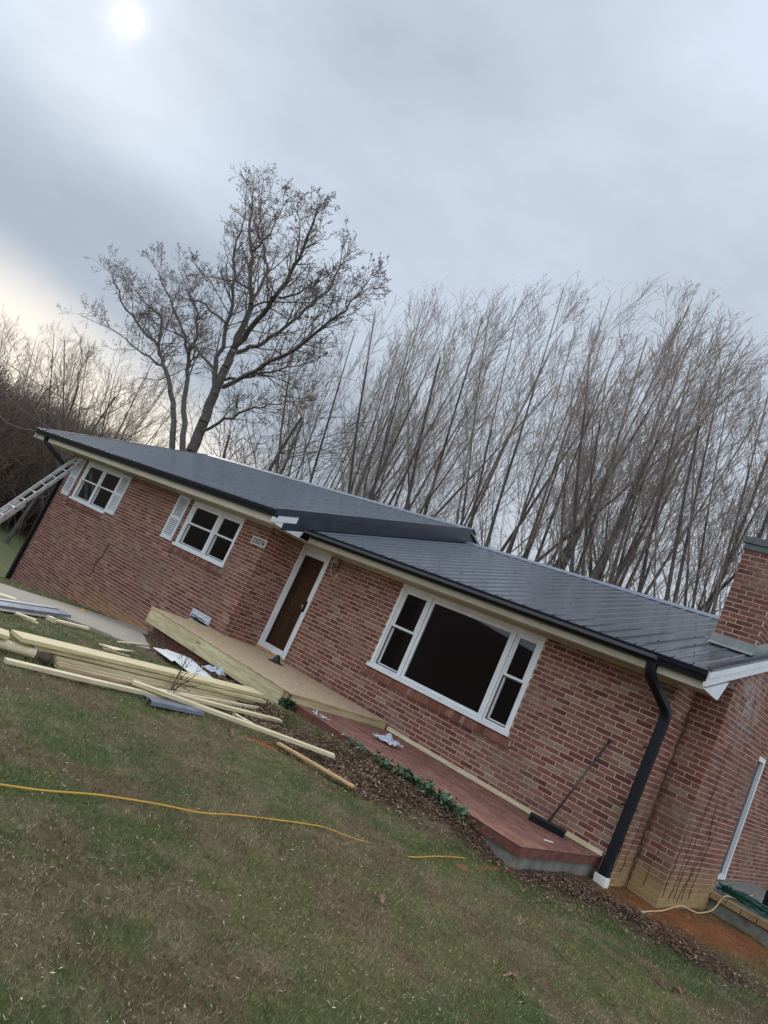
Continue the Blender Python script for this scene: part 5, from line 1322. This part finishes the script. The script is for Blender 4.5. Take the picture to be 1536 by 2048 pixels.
# sticks in the soil strip
mb = MB(); rg = np.random.default_rng(17)
for k in range(230):
    a, b, r = SOIL[rg.integers(len(SOIL))]; t = rg.random(); x = a[0] * (1 - t) + b[0] * t + rg.normal(0, .25); y = a[1] * (1 - t) + b[1] * t + rg.normal(0, .2)
    if not clear(np.array([x]), np.array([y]))[0]: continue
    z = float(gz(x, y)) + .03; an = rg.uniform(0, 6.28); L_ = rg.uniform(.06, .32); p = np.array([x, y, z]); pts = [p]
    for s_ in range(3): an += rg.normal(0, .35); p = p + np.array([math.cos(an), math.sin(an), rg.normal(0, .12)]) * L_ / 3; pts.append(p)
    mb.tube(pts, [.004, .0035, .003, .0015], 4)
for (u, v) in ((1290, 1900), (1250, 1870), (1180, 1760), (1330, 1980), (1200, 2010), (560, 1700), (520, 1680), (930, 1760), (1230, 1960), (1300, 2030), (1000, 1960), (1140, 1930)):
    p = np.array(gpt(u, v, .02)); an = rg.uniform(1.7, 2.9); pts = [p]
    for s_ in range(5): an += rg.normal(0, .22); p = p + np.array([math.cos(an), math.sin(an), 0]) * .085; pts.append(np.array([p[0], p[1], float(gz(p[0], p[1])) + .02 + .01 * rg.random()]))
    mb.tube(pts, [.005, .005, .004, .003, .003, .0015], 4)
tag(mb.build('fallen_sticks', M['vine']), 'thin dead sticks scattered in the soil and grass', kind='stuff')
# thorny stems by the lumber
sb = empty('bare_shrub', tuple(gpt(330, 1385)), 'small leafless thorny shrub poking up through the lumber', 'shrub'); inv = Matrix.Translation(-Vector(gpt(330, 1385)))
segs = []
SH = dict(k=[5, 4, 3], taper=[.5, .5, .6], jit=[.12, .16, .2], up=[.02, .0, .0], wind=[0, 0, 0], rmin=.0022, n=[4, 3], t0=[.2, .2], ang=[38, 40], len=[.45, .4], rr=.7)
for k_ in range(5): grow(rg, segs, np.array(gpt(338, 1390)), np.array([rg.normal(0, .6), rg.normal(0, .6), .9]), rg.uniform(.3, .6), .006, 0, SH)
V_, Fs = tubes([s_[0] for s_ in segs], [s_[1] for s_ in segs], [s_[2] for s_ in segs], [s_[3] for s_ in segs], 4); part(np_mesh('stems', V_, Fs, M['vine'], parent=sb), inv)
# ivy along the front of the stoop
def leaf_mesh(seeds, n, name, label, spots, mat, hmax=.10, s0=.014, s1=.034):
    rg = np.random.default_rng(seeds); mb = MB()
    for k in range(n):
        (a, b, r) = spots[rg.integers(len(spots))]; t = rg.random(); x = a[0] * (1 - t) + b[0] * t + rg.normal(0, r); y = a[1] * (1 - t) + b[1] * t + rg.normal(0, r)
        if y > SY0 - .01 and x < SX1: y = SY0 - .01 - abs(rg.normal(0, .05))
        z = float(gz(x, y)) + float(relief(np.array([x]), np.array([y]))[0]) + .03 + hmax * rg.random() ** 1.4; s_ = rg.uniform(s0, s1); M3 = np.array(Matrix.Rotation(rg.uniform(0, 6.28), 3, 'Z') @ Matrix.Rotation(rg.normal(.35, .4), 3, 'X'))
        sh = [(0, -.9, 0), (.8, -.75, .1), (.55, -.1, .06), (1.0, .45, .18), (.35, .5, .05), (0, 1.3, .0), (-.35, .5, .05), (-1., .45, .18), (-.55, -.1, .06), (-.8, -.75, .1)]
        vs_ = [M3 @ (np.array(q) * s_) + np.array([x, y, z]) for q in sh] + [np.array([x, y, z])]
        mb.add(vs_, [(i, (i + 1) % 10, 10) for i in range(10)])
    return tag(mb.build(name, mat), label, kind='stuff')
iv = [((-2.7, -1.40), (-.75, -1.40), .10), ((-2.2, -1.36), (-1.0, -1.36), .06), (gp(600, 1440), gp(620, 1448), .05)]
leaf_mesh(4, 1000, 'ivy', 'dark green ivy creeping along the foot of the red stoop', iv, M['ivy'])
# single curled oak leaves on the lawn
pl_ = [((760, 1802), 'curled pinkish dead leaf alone in the middle of the lawn'), ((1040, 1848), 'large brown oak leaf on the lawn nearest the orange soil'), ((1018, 1962), 'pair of crumpled pale leaves low on the lawn'), ((460, 1468), 'dead leaf right of the grey folded trim'), ((1042, 1785), 'dead leaf beside the end of the yellow cord'), ((1350, 1985), 'dead leaf near the lower right corner of the lawn')]
for (u, v), lb in pl_:
    q = gpt(u, v, .03); vs_ = []; fs = []; rg = np.random.default_rng(u)
    for i in range(9):
        t = i / 8; w_ = .022 * math.sin(math.pi * (t * .9 + .08)) * (1.25 if i % 2 else .7)
        for s_ in (-1, 0, 1): vs_.append((q[0] + (t - .5) * .10, q[1] + s_ * w_ * 1.2, q[2] + .018 * abs(s_) * (1 + math.sin(t * 5)) + .012 * math.sin(t * 3)))
    for i in range(8):
        for j in range(2): fs.append((i * 3 + j, (i + 1) * 3 + j, (i + 1) * 3 + j + 1, i * 3 + j + 1))
    o = MB().add(vs_, fs).build('dead_leaf', M['leaf'], origin=q); o.rotation_euler = (0, 0, rg.uniform(0, 6)); tag(o, lb, 'leaf')

# dark crack-like stain on the left wall, added as a thin tube
tag(MB().tube([onY(u, v, -.014) for u, v in ((219, 1086), (212, 1098), (206, 1110), (197, 1120), (189, 1130), (186, 1141), (180, 1151))], [.012, .014, .012, .013, .010, .009, .006], 5).build('wall_streak', M['vine']), 'short dark crack-like stain on the middle of the left brick wall', 'stain')
